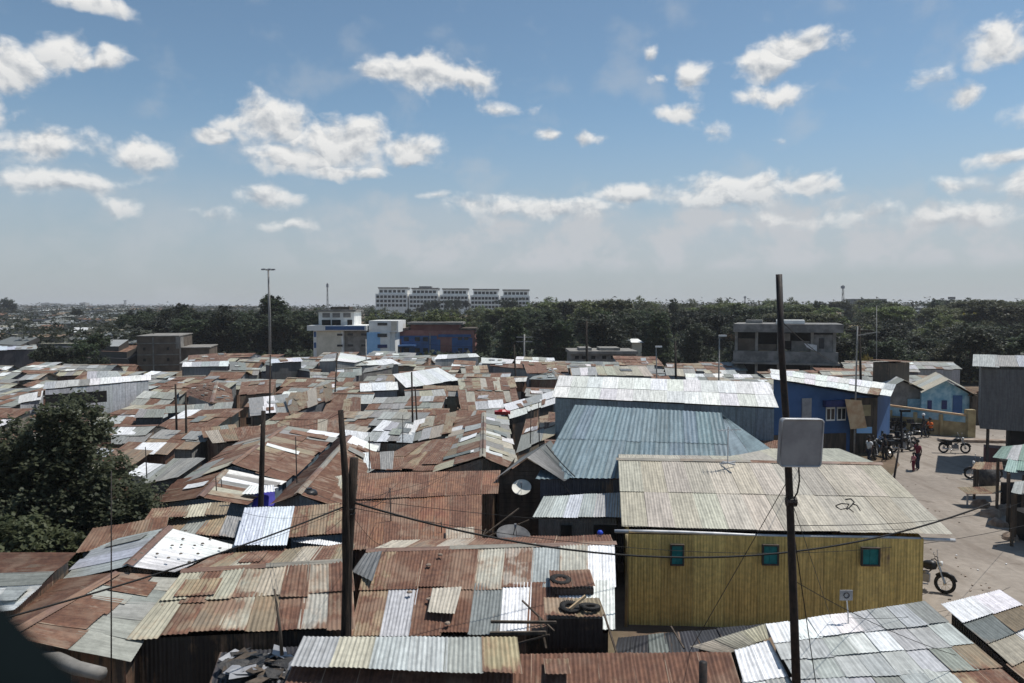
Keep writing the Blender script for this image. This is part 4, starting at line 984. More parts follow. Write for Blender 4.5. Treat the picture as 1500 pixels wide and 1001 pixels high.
for k, (a, b, th, lab) in enumerate([((719,911,15.4), (815,912,15.2), .05, 'dark plank jutting out left of the lower tin box'), ((718,928,15.3), (800,927,15.0), .06, 'second dark plank just under the jutting one'),
        ((765,880,16), (812,925,15.2), .03, 'diagonal stick of the broken rack by the tin boxes'), ((790,905,15.4), (800,950,15), .04, 'upright stick of the broken rack by the tin boxes'), ((805,930,15), (740,948,15.2), .03, 'low slanting stick of the broken rack'),
        ((885,900,15.6), (905,962,14.6), .035, 'pale slanting prop right of the lower tin box'), ((983,918,17), (1002,950,15.5), .03, 'slanting stick under the yellow wall'), ((700,800,23), (712,775,24), .03, 'short stick beside the timber house'), ((708,785,24), (760,745,25), .04, 'pale slanting plank in front of the timber house'), ((706,790,24), (775,762,25), .035, 'lower slanting plank in front of the timber house')]):
    o = MB().bar(W(*a) - W(*a), W(*b) - W(*a), th).build('plank', 'timber' if 'dark' in lab else 'bark'); o.location = W(*a); tag(o, lab, 'plank', 'loose planks and sticks')
# stones weighing the roofs down
def stone(px, py, z, s_, lab, mat='stone'):
    m = MB().lathe([(0, 0), (s_, .1 * s_), (s_ * .9, .6 * s_), (s_ * .4, s_ * .9), (0, s_ * .9)], 8)
    k = px * .37
    m.v = [(x * (1.2 + .6 * mnoise.noise(Vector((x * 9 + k, y * 9, z_ * 9)))), y * (1 + .6 * mnoise.noise(Vector((y * 9, k, x * 9)))), z_) for x, y, z_ in m.v]
    o = m.build('stone', mat); o.location = Z(px, py, z); o.rotation_euler = (0, 0, px % 6); return tag(o, lab, 'stone', 'stones weighing down the roof sheets')
SG = 'dark stone weighing down the glaring white roof slope'
for i, (px, py) in enumerate([(252,800), (272,778), (268,790), (266,799), (297,797), (247,818), (265,812), (277,824), (290,812), (230,812), (322,804), (308,790), (285,800)]):
    A, B, C = Z(187,830,3.12), Z(247,774,3.12), Z(345,800,2.62); n = (B - A).cross(C - A).normalized(); d = ray(px, py); o_ = Vector((0, 0, CH)); p = o_ + d * ((A - o_).dot(n) / d.dot(n))
    stone(px, py, p.z + .03, .04, SG)
for i, (px, py, z) in enumerate([(196,822,3.15), (206,812,3.15), (218,799,3.15), (228,788,3.15), (236,780,3.15), (211,806,3.15)]): stone(px, py, z, .055, 'dark stone on the ridge between the pale and the white slopes')
for px, py, z, lab in [(237,889,2.7,'pale lump of rubble at the corner of the cream striped roof'), (628,829,2.85,'small pale stone on the rust part of the patchwork roof'), (600,869,2.66,'small stone on the lower rust strip'), (629,879,2.6,'pale stone beside the cream patch'), (655,914,2.45,'pale stone at the lower edge of the patchwork roof'), (645,814,2.95,'pale block holding the aerial rod')]:
    stone(px, py, z, .06, lab, 'kerb_stone')
for px, py, z in [(1146,926,2.7), (1195,938,2.62), (1309,897,2.72), (1203,966,2.55), (1265,968,2.52), (1341,968,2.5)]: stone(px, py, z, .035, 'small dark lump on the grey corner roof')
# scrap heap on the low lean-to, bottom centre left
ln = S('low lean-to roof buried under dark scrap at the bottom', [f((326,958,2.2), (436,948,2.2), (442,1030,1.9), (300,1040,1.9), 'kkkk')], wall=((.03,.03,.03),.1), mess=1, cat='lean-to', name='low_dark_sheets')
rd = random.Random(11)
m = MB()
for k in range(60):
    p = Z(rd.uniform(328, 432), rd.uniform(958, 1000), 2.2 + rd.uniform(0, .18)); s_ = rd.uniform(.15, .5)
    q = Matrix.Translation(p) @ Matrix.Rotation(rd.uniform(0, 6), 4, 'Z') @ Matrix.Rotation(rd.uniform(-.5, .5), 4, 'X')
    pts = [q @ Vector((x * s_ + rd.uniform(-.08, .08), y * s_ * .6, rd.uniform(0, .06))) for x, y in ((-.5, -.5), (.5, -.5), (.6, .4), (0, .6), (-.5, .4))]
    i = rd.choice([0, 0, 0, 1, 2]); m.face(pts, i)
o = m.build('scrap_heap', ['tarp_dark', 'grey_metal', 'timber']); tag(o, 'heap of dark plastic and tin scrap on the low lean-to at the bottom', 'scrap heap'); o['kind'] = 'stuff'
o = MB().lathe([(0, 0), (.07, 0), (.09, .05), (.05, .11), (0, .12)], 12).build('plastic_bag', 'blue_plastic', None, True); o.location = Z(879, 783, 2.85); tag(o, 'bright blue plastic bag on the ridge of the patchwork roof', 'bag')
o = MB(); o.tube([(-.9, 0, 0), (-.3, .05, .03), (.3, -.03, .02), (.9, .02, 0)], [.13, .14, .13, .12], 10); o = o.build('rolled_sheet', 'concrete', None, True); o.location = Z(98, 975, 2.55); o.rotation_euler = (0, 0, -.4); tag(o, 'rolled pale plastic sheet at the lower left', 'roll')
o = MB(); o.box(0, 0, .2, 1.4, .9, .4); o.lathe([(0, .4), (.5, .4), (.3, .6), (0, .62)], 8); o = o.build('red_bundle', 'red_paint'); o.location = Z(736, 607, 2.65); o.scale = (.7, .7, .5); tag(o, 'red cloth bundle on the roof beside the big patchwork gable', 'bundle')
# purple and dark cloth hanging under the blue roof eave
for k, (x, w_, mt, lab) in enumerate([(858, 18, 'navy_paint', 'dark blue cloth hanging under the blue roof eave'), (880, 22, 'purple_tarp', 'deep purple cloth hanging under the blue roof eave'), (900, 16, 'maroon_cloth', 'maroon cloth hanging under the blue roof eave')]):
    c = W(x, 710, 27.6); m = MB(); n = 12; ww = w_ * 27.6 / F
    for i in range(n):
        xa, xb = -ww / 2 + ww * i / n, -ww / 2 + ww * (i + 1) / n; ya, yb_ = .04 * math.sin(i * 1.7), .04 * math.sin((i + 1) * 1.7)
        m.face([(xa, ya, -.4), (xb, yb_, -.38), (xb, yb_ * .4, .32), (xa, ya * .4, .32)]); m.face([(xa, ya + .02, -.4), (xa, ya * .4 + .02, .32), (xb, yb_ * .4 + .02, .32), (xb, yb_ + .02, -.38)])
    o = m.build('hanging_cloth', mt, None, True); o.location = c; tag(o, lab, 'cloth')
# dark window ledge right next to the lens, lower left corner
m = MB(); m.tube([Vector((-.62, .42, .02)), Vector((-.42, .40, -.10)), Vector((-.315, .40, -.19)), Vector((-.27, .40, -.237)), Vector((-.22, .40, -.31))], [.06, .055, .05, .05, .06], 20)
o = m.build('window_ledge', 'window_rubber', None, True); o.location = (-.004, 0, CH - .004); tag(o, 'dark rounded out of focus edge in the lower left corner', 'window edge')

# ------------------------------------------------------------------ larger far buildings
class Bld:
    """front faces the camera at depth d; pixel boxes become real boxes"""
    def __init__(s, name, label, px, py, d, cat='building', rz=0, zb=None):
        p = W(px, py, d); s.d = d; s.k = d / F; s.px = px
        s.zb = hgt(p.x, d) - .3 if zb is None else zb
        s.r = thing(name, label, cat, (p.x, d, s.zb), rz)
    def X(s, px): return (px - s.px) * s.k
    def Zp(s, py): return W(s.px, py, s.d).z - s.zb
    def box(s, nm, mat, x0, y0, x1, y1, y_off=0, depth=6, parent=None):
        z1, z0 = s.Zp(y0), (0 if y1 is None else s.Zp(y1)); m = MB()
        m.box((s.X(x0) + s.X(x1)) / 2, y_off + depth / 2, (z0 + z1) / 2, s.X(x1) - s.X(x0), depth, z1 - z0, c=(.15, .15, .15), w=(.1, .5, .3))
        return m.build(nm, mat, parent or s.r)
    def win(s, x0, y0, x1, y1, mat='glass_dark', y_off=0, frame='white_paint', nm='window'):
        z1, z0 = s.Zp(y0), s.Zp(y1); w, h = s.X(x1) - s.X(x0), z1 - z0; cx, cz = (s.X(x0) + s.X(x1)) / 2, (z0 + z1) / 2
        m = MB(); m.box(0, 0, 0, w, .1, h)
        o = m.build(nm, mat, s.r); o.location = (cx, y_off, cz); return o
# cream and blue school
b = Bld('school', 'cream and pale blue school with a blue banner across its front', 515, 500, 125)
b.box('wall', 'white_paint', 459, 477, 503, None, 0, 9)
b.box('wall', 'cream_paint', 464, 480, 500, 528, -.06, .1)
b.box('wall', 'concrete', 503, 481, 537, None, .7, 8)
b.box('wall', 'lightblue_paint', 537, 487, 557, None, .2, 8)
b.box('wall', 'white_paint', 557, 487, 571, None, .1, 8)
b.box('tower', 'white_paint', 540, 470, 583, 487, .3, 9)
b.box('wall', 'white_paint', 571, 487, 578, None, .6, 8)
b.box('cornice', 'white_paint', 451, 477, 538, 484.5, -.5, 9.4)
b.box('banner', 'blue_paint', 478, 478, 535, 483.5, -.6, .08)
up = b.box('upper_storey', 'white_paint', 462, 457, 515, 477, 2.2, 6)
for i, x in enumerate((468, 483, 499)):
    b.win(x, 459, x + 11, 465.5, 'grey_block', 2.15); b.win(x - (1 if i < 2 else -6), 469, x + (12 if i < 2 else 13), 477, 'shadow_room', 2.15)
b.box('roof', 'grey_block', 460, 454, 518, 456.6, 1.8, 7); b.box('roof_room', 'timber', 478, 449.5, 506, 453.8, 3.2, 3)
for y in (489, 505, 0):
    if y: b.win(494, y, 502, y + 3, 'glass_dark', -.1); b.win(460, y - 3, 463, y + 5, 'blue_paint', -.05)
    for x in (508, 528): 
        if y: b.win(x, y, x + 8, y + 3, 'glass_dark', .65)
for y in (473, 489, 505, 520): b.win(553, y, 567, y + (5 if y > 480 else 4), 'navy_paint' if y > 500 else 'glass_dark', .05 if y > 480 else .25)
b.win(573, 471, 581, 484, 'cream_paint', .25)
# brick red and blue school
b = Bld('school', 'brick red and blue painted school with a flat grey roof', 635, 500, 131)
b.box('wall', 'brick_red', 583, 484, 695, None, 0, 9)
b.box('upper_wall', 'brick_red', 600, 476, 672, 483.9, 1.2, 7)
b.box('roof', 'concrete', 596, 472.5, 678, 475.6, .2, 9); b.box('roof', 'timber', 581, 481, 598, 483.6, -.3, 9.5); b.box('roof', 'timber', 673, 481, 698, 483.6, -.3, 9.5)
b.box('blue_band', 'blue_paint', 584, 492, 640, 497, -.08, .1); b.box('blue_panel', 'blue_paint', 588, 497.3, 645, 528, -.1, .1); b.box('blue_panel', 'blue_paint', 662, 495, 692, 520, -.1, .1); b.box('blue_band', 'blue_paint', 642, 490, 690, 494, -.08, .1)
b.box('blue_panel', 'blue_paint', 570, 503, 584, None, 1, 6)
for x in (592, 608, 612 + 8): b.win(x, 494, x + 7, 500, 'glass_dark', -.15); b.win(x, 510, x + 7, 516, 'glass_dark', -.15)
for x in (671, 680): b.win(x, 494, x + 6, 498, 'glass_dark', -.15); b.win(x, 510, x + 6, 513, 'glass_dark', -.15)
b.box('porch', 'blue_paint', 580, 505, 610, 507, -2.5, 2.4)
b.box('pipe', 'pale_pole', 629.5, 488, 630.6, None, -.3, .15)
# white apartment blocks on the ridge
BL = ['leftmost', 'second from the left', 'middle', 'second from the right', 'rightmost']
for i, (x0, x1) in enumerate([(550, 597), (599, 642), (644, 686), (689, 731), (733, 776)]):
    b = Bld('apartment_block', 'white windowed apartment block, %s of the five' % BL[i], (x0 + x1) / 2, 440, 430, group_ := 'apartment block')
    b.r['group'] = 'white apartment blocks on the ridge'
    y = 421.5 + i * .8
    b.box('wall', 'white_paint', x0, y + 9, x1, None, 0, 14); b.box('upper_wall', 'white_paint', x0 + 4, y + 1.2, x1 - 1, y + 9, 2, 10)
    b.box('roof', 'grey_block', x0 + 3, y - .6, x1, y + 1.1, 1.5, 11)
    for k in range(6): xx = x0 + 5.5 + k * (x1 - x0 - 8) / 6; b.win(xx, y + 3.5, xx + 4.4, y + 7.2, 'shadow_room', 1.95)
    for row in range(3):
        for k in range(8): xx = x0 + 1.5 + k * (x1 - x0 - 2) / 8; b.win(xx, y + 11.5 + row * 6.3, xx + 3.9, y + 15.2 + row * 6.3, 'shadow_room', -.05)
    if i == 1: b.box('stair_tower', 'grey_block', x0 + 14, y - 3, x0 + 32, y - .7, 3, 6)
# unfinished concrete building
b = Bld('unfinished_building', 'unfinished grey concrete building with open dark floors and a laundry sheet', 1165, 510, 84, rz=R(-19))
b.r.location.x -= .8
b.box('floor_slab', 'grey_block', 1088, 475, 1239, 487, -.6, 10)
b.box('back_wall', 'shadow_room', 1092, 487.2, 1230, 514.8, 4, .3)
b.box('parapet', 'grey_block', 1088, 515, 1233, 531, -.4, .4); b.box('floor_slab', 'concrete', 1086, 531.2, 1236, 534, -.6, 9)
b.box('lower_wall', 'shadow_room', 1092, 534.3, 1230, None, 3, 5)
for x in (1090, 1119, 1150, 1196, 1226): b.box('column', 'concrete', x, 487.2, x + 4, 514.8, -.1, .4); b.box('column', 'concrete', x, 534.2, x + 4, None, -.1, .4)
b.box('wall_panel', 'grey_block', 1200.5, 490, 1225.5, 514.8, -.05, .2); b.box('clutter_wall', 'brick_wall', 1122, 505, 1149, 514.8, .4, .2); b.box('clutter_wall', 'concrete', 1170, 500, 1195, 514.8, .9, .2); b.box('roof_shed', 'grey_block', 1104, 470, 1128, 474.8, 3, 3)
b.win(1207, 495, 1214, 510, 'glass_dark', -.1)
b.box('wall_panel', 'brick_wall', 1094.5, 497, 1118.5, 514.8, .3, .2)
b.box('wall_panel', 'concrete', 1154.5, 489, 1168, 500, .6, .2)
b.box('water_cover', 'white_paint', 1148, 469.5, 1188, 474.6, 1, 4)
o = MB(); q = [W(1178, 503, 83), W(1198, 506, 83), W(1197, 516, 83), W(1182, 509, 83)]; c = q[0]
o.face([p - c for p in q]); o.face([p - c + Vector((0, .04, 0)) for p in q][::-1]); o = o.build('laundry_sheet', 'white_cloth'); o.location = c; tag(o, 'pale sheet of laundry hung on the unfinished building', 'laundry')
# brown brick block on the left
b = Bld('brick_block', 'brown brick block of three storeys behind the left settlement', 250, 530, 112, rz=R(14))
b.box('wall', 'brick_wall', 205, 493, 262, None, 0, 12); b.box('wall', 'brick_wall', 262, 511, 302, None, 1.2, 9); b.box('roof_lip', 'concrete', 204, 491.8, 263, 493, -.2, 12.5)
b.box('roof_lip', 'concrete', 262.5, 509.8, 303, 511, 1, 9.5); b.box('wall_end', 'concrete', 257.5, 493.2, 262.2, 511, -.1, 4)
for y in (502.5, 519, 534): b.box('floor_band', 'grey_block', 205, y, 261.5, y + 1.2, -.12, .2)
for x in (226, 262.6): b.box('pilaster', 'grey_block', x, 494, x + 1.5, None, -.14, .2)
for y in (509, 525):
    for x in (213, 245): b.win(x, y, x + 3.4, y + 4, 'shadow_room', -.02)
# far grey block on the right horizon and others
b = Bld('far_block', 'wide dark grey block on the right horizon', 1273, 448, 470); b.box('wall', 'grey_block', 1245, 443, 1302, None, 0, 12); b.box('upper_wall', 'grey_block', 1250, 438, 1301, 443, 2, 9)
for k in range(9): b.win(1253 + k * 5.2, 439.2, 1255.5 + k * 5.2, 441.4, 'shadow_room', 1.9)
b = Bld('long_house', 'grey house with two small dormer roofs in front of the wood', 885, 520, 100)
b.box('wall', 'grey_block', 836, 519, 932, None, 0, 7); b.box('roof', 'concrete', 834, 514.5, 934, 519, -.4, 8); b.box('dormer', 'concrete', 850, 510.5, 868, 514.4, 1, 4); b.box('dormer', 'concrete', 880, 510.5, 910, 514.4, 1, 4)
for x in (842, 852, 866, 882, 895, 908): b.win(x, 521.5, x + 6, 526, 'shadow_room', -.05)
for (x0, x1, y0, y1, d, mt, lab) in [(788, 845, 459, 466, 330, 'brick_red', 'long low red roofed house on the wooded ridge'), (945, 972, 461, 470, 330, 'brick_red', 'small red roofed house among the trees'),
        (1240, 1283, 477, 487, 180, 'ochre_paint', 'tan roofed house among the trees behind the blue house'), (925, 943, 498, 502, 115, 'white_paint', 'pale roof glimpsed in the wood'), (1000, 1062, 481, 485, 190, 'ochre_paint', 'long pale roof glimpsed in the wood')]:
    b = Bld('house', lab, (x0 + x1) / 2, y1, d, 'house'); m = MB(); za, zc = b.Zp(y1), b.Zp(y0); xa, xc = b.X(x0), b.X(x1); g_ = (xc - xa) * .12
    b.box('wall', 'cream_paint', x0 + 2, y1 - .5, x1 - 2, None, .5, 7)
    m.face([(xa, 0, za), (xc, 0, za), (xc - g_, 4, zc), (xa + g_, 4, zc)]); m.face([(xa, 8, za), (xa + g_, 4, zc), (xc - g_, 4, zc), (xc, 8, za)]); m.face([(xa, 0, za), (xa + g_, 4, zc), (xa, 8, za)]); m.face([(xc, 0, za), (xc, 8, za), (xc - g_, 4, zc)])
    m.build('roof', mt, b.r)
rd = random.Random(21)   # city on the far left skyline
for k, (x, w, top) in enumerate([(30, 8, 449), (60, 13, 444), (76, 10, 445), (92, 12, 446), (103, 8, 447), (117, 8, 443.5), (130, 9, 448), (150, 7, 447), (165, 7, 446.5), (174, 5, 446), (196, 8, 449), (12, 9, 448), (225, 9, 449.5), (300, 8, 450.5), (345, 9, 450.5)]):
    d = 2400; b = Bld('tower_block', 'hazy grey tower block on the far left skyline', x + w / 2, 452, d, 'tower block'); b.r['group'] = 'hazy tower blocks on the far left skyline'
    b.box('wall', 'concrete', x, top, x + w, None, 0, 25)
    b.box('roof_room', 'grey_block', x + w * .3, top - .8, x + w * .6, top, 8, 8)

# ------------------------------------------------------------------ motorcycles
def Pm(*a): return Matrix.Translation(a)
def make_bike(label, paint, box=True):
    r = thing('motorcycle', label, 'motorcycle', (0, 0, 0))
    for x in (-.64, .66):
        ty = MB().torus(.265, .055, 28, 8, mat=Pm(x, 0, .31) @ Matrix.Rotation(R(90), 4, 'X')).build('wheel', 'rubber', r, True)
        rm = MB().torus(.222, .014, 24, 6, mat=Pm(x, 0, .31) @ Matrix.Rotation(R(90), 4, 'X')).lathe([(0, -.05), (.05, -.05), (.05, .05), (0, .05)], 10, mat=Pm(x, 0, .31) @ Matrix.Rotation(R(90), 4, 'X'))
        for k in range(9):
            a = k * 2 * math.pi / 9; rm.bar((x, 0, .31), (x + .22 * math.cos(a), 0, .31 + .22 * math.sin(a)), .01)
        rm.build('rim', 'chrome', ty)
        MB().tube([(x + .34 * math.cos(t), 0, .31 + .34 * math.sin(t)) for t in ([R(q) for q in (20, 50, 80, 110, 140)])], .05, 6).build('mudguard', paint if x > 0 else 'black_plastic', r, True)
    m = MB(); m.tube([(.42, 0, .86), (.1, 0, .5), (-.1, 0, .3), (-.64, 0, .31)], .022, 6).tube([(.42, 0, .86), (.15, 0, .72), (-.75, 0, .74)], .022, 6).tube([(-.2, .06, .32), (-.5, .07, .7)], .018, 6).tube([(-.62, .1, .33), (-.5, .1, .72)], .025, 6).tube([(-.62, -.1, .33), (-.5, -.1, .72)], .025, 6).build('frame', 'dark_steel', r)
    MB().box(.05, 0, .40, .34, .24, .26).lathe([(0, 0), (.09, 0), (.09, .2), (0, .22)], 12, mat=Pm(.1, 0, .42)).build('engine', 'grey_metal', r)
    MB().tube([(.15, -.1, .4), (.2, -.13, .22), (-.1, -.14, .2), (-.75, -.15, .3)], [.02, .022, .03, .042], 8).build('exhaust', 'chrome', r, True)
    m = MB(); m.lathe([(0, -.24), (.09, -.22), (.145, -.1), (.16, .05), (.13, .18), (0, .24)], 14, mat=Pm(.2, 0, .82) @ Matrix.Rotation(R(84), 4, 'Y')); m.build('fuel_tank', paint, r, True)
    m = MB(); i0 = 0
    m.tube([(.02, 0, .80), (-.2, 0, .77), (-.5, 0, .81), (-.82, 0, .83)], [.09, .12, .125, .08], 10); m.v = [(x, y * 1.05, .8 + (z - .8) * .55) for x, y, z in m.v]; m.build('seat', 'black_plastic', r, True)
    MB().box(-.32, 0, .60, .34, .2, .2).build('side_panel', paint, r)
    m = MB(); m.tube([(.66, .09, .31), (.46, .09, .86), (.42, .09, .98)], .022, 7).tube([(.66, -.09, .31), (.46, -.09, .86), (.42, -.09, .98)], .022, 7); m.build('fork', 'chrome', r)
    hb = MB().tube([(.3, .36, 1.06), (.38, .22, 1.08), (.43, .06, .99), (.43, -.06, .99), (.38, -.22, 1.08), (.3, -.36, 1.06)], .016, 7).build('handlebar', 'dark_steel', r)
    for s_ in (-1, 1):
        MB().tube([(.38, .22 * s_, 1.08), (.36, .3 * s_, 1.24)], .008, 5).lathe([(0, 0), (.05, 0), (.05, .015), (0, .02)], 10, mat=Pm(.36, .31 * s_, 1.26) @ Matrix.Rotation(R(-90), 4, 'Y')).build('mirror', 'chrome', hb)
    MB().lathe([(0, 0), (.07, .01), (.09, .06), (.085, .1), (0, .11)], 14, mat=Pm(.47, 0, .92) @ Matrix.Rotation(R(90), 4, 'Y')).build('headlight', 'lamp_glass', r, True)
    MB().box(-.86, 0, .86, .34, .26, .03).build('luggage_rack', 'chrome', r)
    if box: MB().box(-.9, 0, 1.0, .3, .34, .26).build('top_box', 'black_plastic', r)
    MB().tube([(-.05, .12, .28), (-.12, .3, .02)], .014, 5).build('kickstand', 'dark_steel', r)
    return r
def place(o, p, rz, lean=R(-7)): o.location = p; o.rotation_euler = (lean, 0, rz)
BG = 'motorcycles standing on the road'
bk = make_bike('black motorcycle with a top box parked at the right end of the yellow building', 'black_plastic')
q = onwall(1354, 870); place(bk, Vector((13.42, 24.9, .02)), R(-38)); bk['group'] = BG
bk2 = copy_tree(bk); bk2['label'] = 'dark blue motorcycle standing alone in the middle of the road'; place(bk2, Z(1398, 664, .02), R(-8))
for ch in bk2.children:
    if ch.name.startswith('top_box'): bpy.data.objects.remove(ch); break
for px, py, rz, lab in [(1311, 634, 20, 'motorcycle at the left end of the back row by the painted wall'), (1322, 633, 35, 'second motorcycle from the left in the back row'), (1333, 634, 15, 'third motorcycle in the back row by the painted wall'), (1343, 635, 40, 'fourth motorcycle in the back row, next to the rider in orange'), (1352, 637, 10, 'motorcycle nearest the person in orange'),
        (1312, 658, -20, 'left motorcycle of the nearer group by the lamp post'), (1322, 662, 10, 'middle motorcycle of the nearer group by the lamp post'), (1330, 656, 30, 'right motorcycle of the nearer group by the lamp post'), (1283, 671, 60, 'motorcycle in the shade below the blue house, left one'), (1294, 668, 100, 'motorcycle in the shade below the blue house, right one'),
        (1440, 702, 170, 'motorcycle tucked beneath the flat rust stall roof')]:
    c = copy_tree(bk); c['label'] = lab; place(c, Z(px, py, .02), R(rz))

# ------------------------------------------------------------------ people
def skinmesh(name, chain, mat, parent, sub=1):
    """chain: dict joint -> (pos, radius), edges list; grown with the Skin modifier and baked to one mesh"""
    J, E = chain; names = list(J); me = bpy.data.meshes.new(name)
    me.from_pydata([J[n][0] for n in names], [(names.index(a), names.index(b_)) for a, b_ in E], [])
    o = bpy.data.objects.new(name, me); COL.objects.link(o)
    md = o.modifiers.new('skin', 'SKIN'); md.use_smooth_shade = True
    for i, n in enumerate(names):
        r_ = J[n][1]; r_ = r_ if isinstance(r_, tuple) else (r_, r_); me.skin_vertices[0].data[i].radius = r_
    me.skin_vertices[0].data[0].use_root = True
    s_ = o.modifiers.new('sub', 'SUBSURF'); s_.levels = sub; s_.render_levels = sub
    dg = bpy.context.evaluated_depsgraph_get(); nm = bpy.data.meshes.new_from_object(o.evaluated_get(dg))
    o.modifiers.clear(); o.data = nm; bpy.data.meshes.remove(me); nm.name = name
    nm.materials.clear(); nm.materials.append(M[mat]); o.parent = parent
    for p in nm.polygons: p.use_smooth = True
    return o
def person(label, loc, rz, top, legs, pose='stand', k=1.0, skirt=False, hat=None, group=None):
    r = thing('person', label, 'person', loc, rz, group); V = lambda *a: Vector(a) * k
    sit = pose == 'sit'
    hip = .55 if sit else .92; lean = .12 if sit else .02
    J = {'pel': (V(0, 0, hip), .10 * k), 'waist': (V(lean * .4, 0, hip + .15), .10 * k), 'chest': (V(lean, 0, hip + .38), (.12 * k, .09 * k)), 'neck': (V(lean + .02, 0, hip + .57), .05 * k), 'jaw': (V(lean + .04, 0, hip + .62), .062 * k), 'head': (V(lean + .035, 0, hip + .72), (.082 * k, .095 * k)), 'crown': (V(lean + .03, 0, hip + .79), .06 * k)}
    E = [('pel', 'waist'), ('waist', 'chest'), ('chest', 'neck'), ('neck', 'jaw'), ('jaw', 'head'), ('head', 'crown')]
    for s_, t in ((1, 'l'), (-1, 'r')):
        J['sh' + t] = (V(lean, .17 * s_, hip + .48), .055 * k)
        if pose == 'hips' and s_ == -1: el, wr_ = V(-.08, -.36, hip + .26), V(.05, -.2, hip + .12)
        elif sit: el, wr_ = V(.16, .24 * s_, hip + .25), V(.40, .2 * s_, hip + .32)
        else: el, wr_ = V(-.02, .24 * s_, hip + .22), V(.06, .25 * s_, hip - .02)
        J['el' + t] = (el, .04 * k); J['wr' + t] = (wr_, .03 * k); hd = (wr_ - el).normalized() * .09 * k; J['ha' + t] = (wr_ + hd, .033 * k)
        if sit: kn, an, to = V(.42, .14 * s_, hip - .02), V(.38, .15 * s_, .10), V(.52, .16 * s_, .05)
        else:
            st = .10 * s_ if pose == 'walk' else .03 * s_
            kn, an, to = V(.04 + st, .10 * s_, .50), V(st * 1.4 - .02, .10 * s_, .09), V(st * 1.4 + .13, .11 * s_, .04)
        J['hp' + t] = (V(0, .09 * s_, hip - .04), .085 * k); J['kn' + t] = (kn, .058 * k); J['an' + t] = (an, .04 * k); J['to' + t] = (to, .035 * k)
        E += [('chest', 'sh' + t), ('sh' + t, 'el' + t), ('el' + t, 'wr' + t), ('wr' + t, 'ha' + t), ('pel', 'hp' + t), ('hp' + t, 'kn' + t), ('kn' + t, 'an' + t), ('an' + t, 'to' + t)]
        # five fingers, thumb leaving the side
        for fi in range(4):
            o_ = Vector((0, 0, 0)) + Vector((.0, (fi - 1.5) * .018 * k, 0)); J['f%d%s' % (fi, t)] = (wr_ + hd * (1.75 + .12 * (fi in (1, 2))) + o_, .008 * k); E.append(('ha' + t, 'f%d%s' % (fi, t)))
        J['th' + t] = (wr_ + hd * 1.1 + Vector((.04 * k, 0, 0)), .009 * k); E.append(('ha' + t, 'th' + t))
    J['nose'] = (V(lean + .135, 0, hip + .70), .014 * k); E.append(('head', 'nose'))
    body = skinmesh('body', (J, E), 'skin', r)
    sc = lambda n, g: (J[n][0], tuple(x * g for x in J[n][1]) if isinstance(J[n][1], tuple) else J[n][1] * g)
    T = {n: sc(n, 1.22) for n in ('chest', 'waist', 'pel', 'shl', 'shr', 'ell', 'elr')}
    for t in 'lr': T['el' + t] = (J['sh' + t][0].lerp(J['el' + t][0], .75), .055 * k)
    skinmesh('top', (T, [('chest', 'waist'), ('waist', 'pel'), ('chest', 'shl'), ('chest', 'shr'), ('shl', 'ell'), ('shr', 'elr')]), top, r)
    if skirt:
        m = MB(); m.lathe([(.13 * k, hip * k + .05), (.16 * k, (hip - .12) * k), (.19 * k, (hip - .45) * k), (.2 * k, .3 * k), (.17 * k, .3 * k)], 16); m.build('skirt', legs, r, True)
    else:
        L = {'pel': sc('pel', 1.15)}; EE = []
        for t in 'lr': L['hp' + t] = sc('hp' + t, 1.2); L['kn' + t] = sc('kn' + t, 1.3); L['an' + t] = sc('an' + t, 1.45); EE += [('pel', 'hp' + t), ('hp' + t, 'kn' + t), ('kn' + t, 'an' + t)]
        skinmesh('trousers', (L, EE), legs, r)
    h = J['head'][0]
    m = MB(); m.lathe([(.0, .125 * k), (.06 * k, .11 * k), (.1 * k, .05 * k), (.108 * k, -.01 * k), (.095 * k, -.05 * k), (.07 * k, -.05 * k)], 16, mat=Pm(h.x - .016 * k, h.y, h.z + .012 * k)); m.build('hair' if not hat else 'cap', hat or 'hair', r, True)
    for s_ in (-1, 1): MB().lathe([(0, -.008 * k), (.010 * k, 0), (0, .008 * k)], 8, mat=Pm(h.x + .088 * k, h.y + .032 * k * s_, h.z + .01 * k)).build('eye', 'white_cloth', r)
    return r
person('woman in a maroon top with one hand on her hip standing on the road', Z(1344, 689, .012), R(195), 'maroon_cloth', 'denim', 'hips', 1.0)
person('small child with a pale shirt standing beside the woman in maroon', Z(1338, 691, .012), R(200), 'pink_cloth', 'maroon_cloth', 'stand', .62)
person('rider in an orange jacket sitting by the parked motorcycles', Z(1364, 640, .012), R(200), 'orange_cloth', 'black_cloth', 'sit', 1.0)
person('man in dark clothes and a white cap walking left of the orange jacket', Z(1353, 642, .012), R(150), 'black_cloth', 'denim', 'walk', 1.0, hat='white_cloth')
person('man in a pale top standing in the shade below the blue house', Z(1273, 682, .012), R(200), 'white_cloth', 'denim', 'walk', 1.0)
person('person in dark clothes at the corner by the beige roof', Z(1296, 676, .012), R(120), 'black_cloth', 'black_cloth', 'stand', .95)
person('person in a blue jacket at the painted wall', Z(1372, 636, .012), R(90), 'navy_paint', 'denim', 'stand', .97)

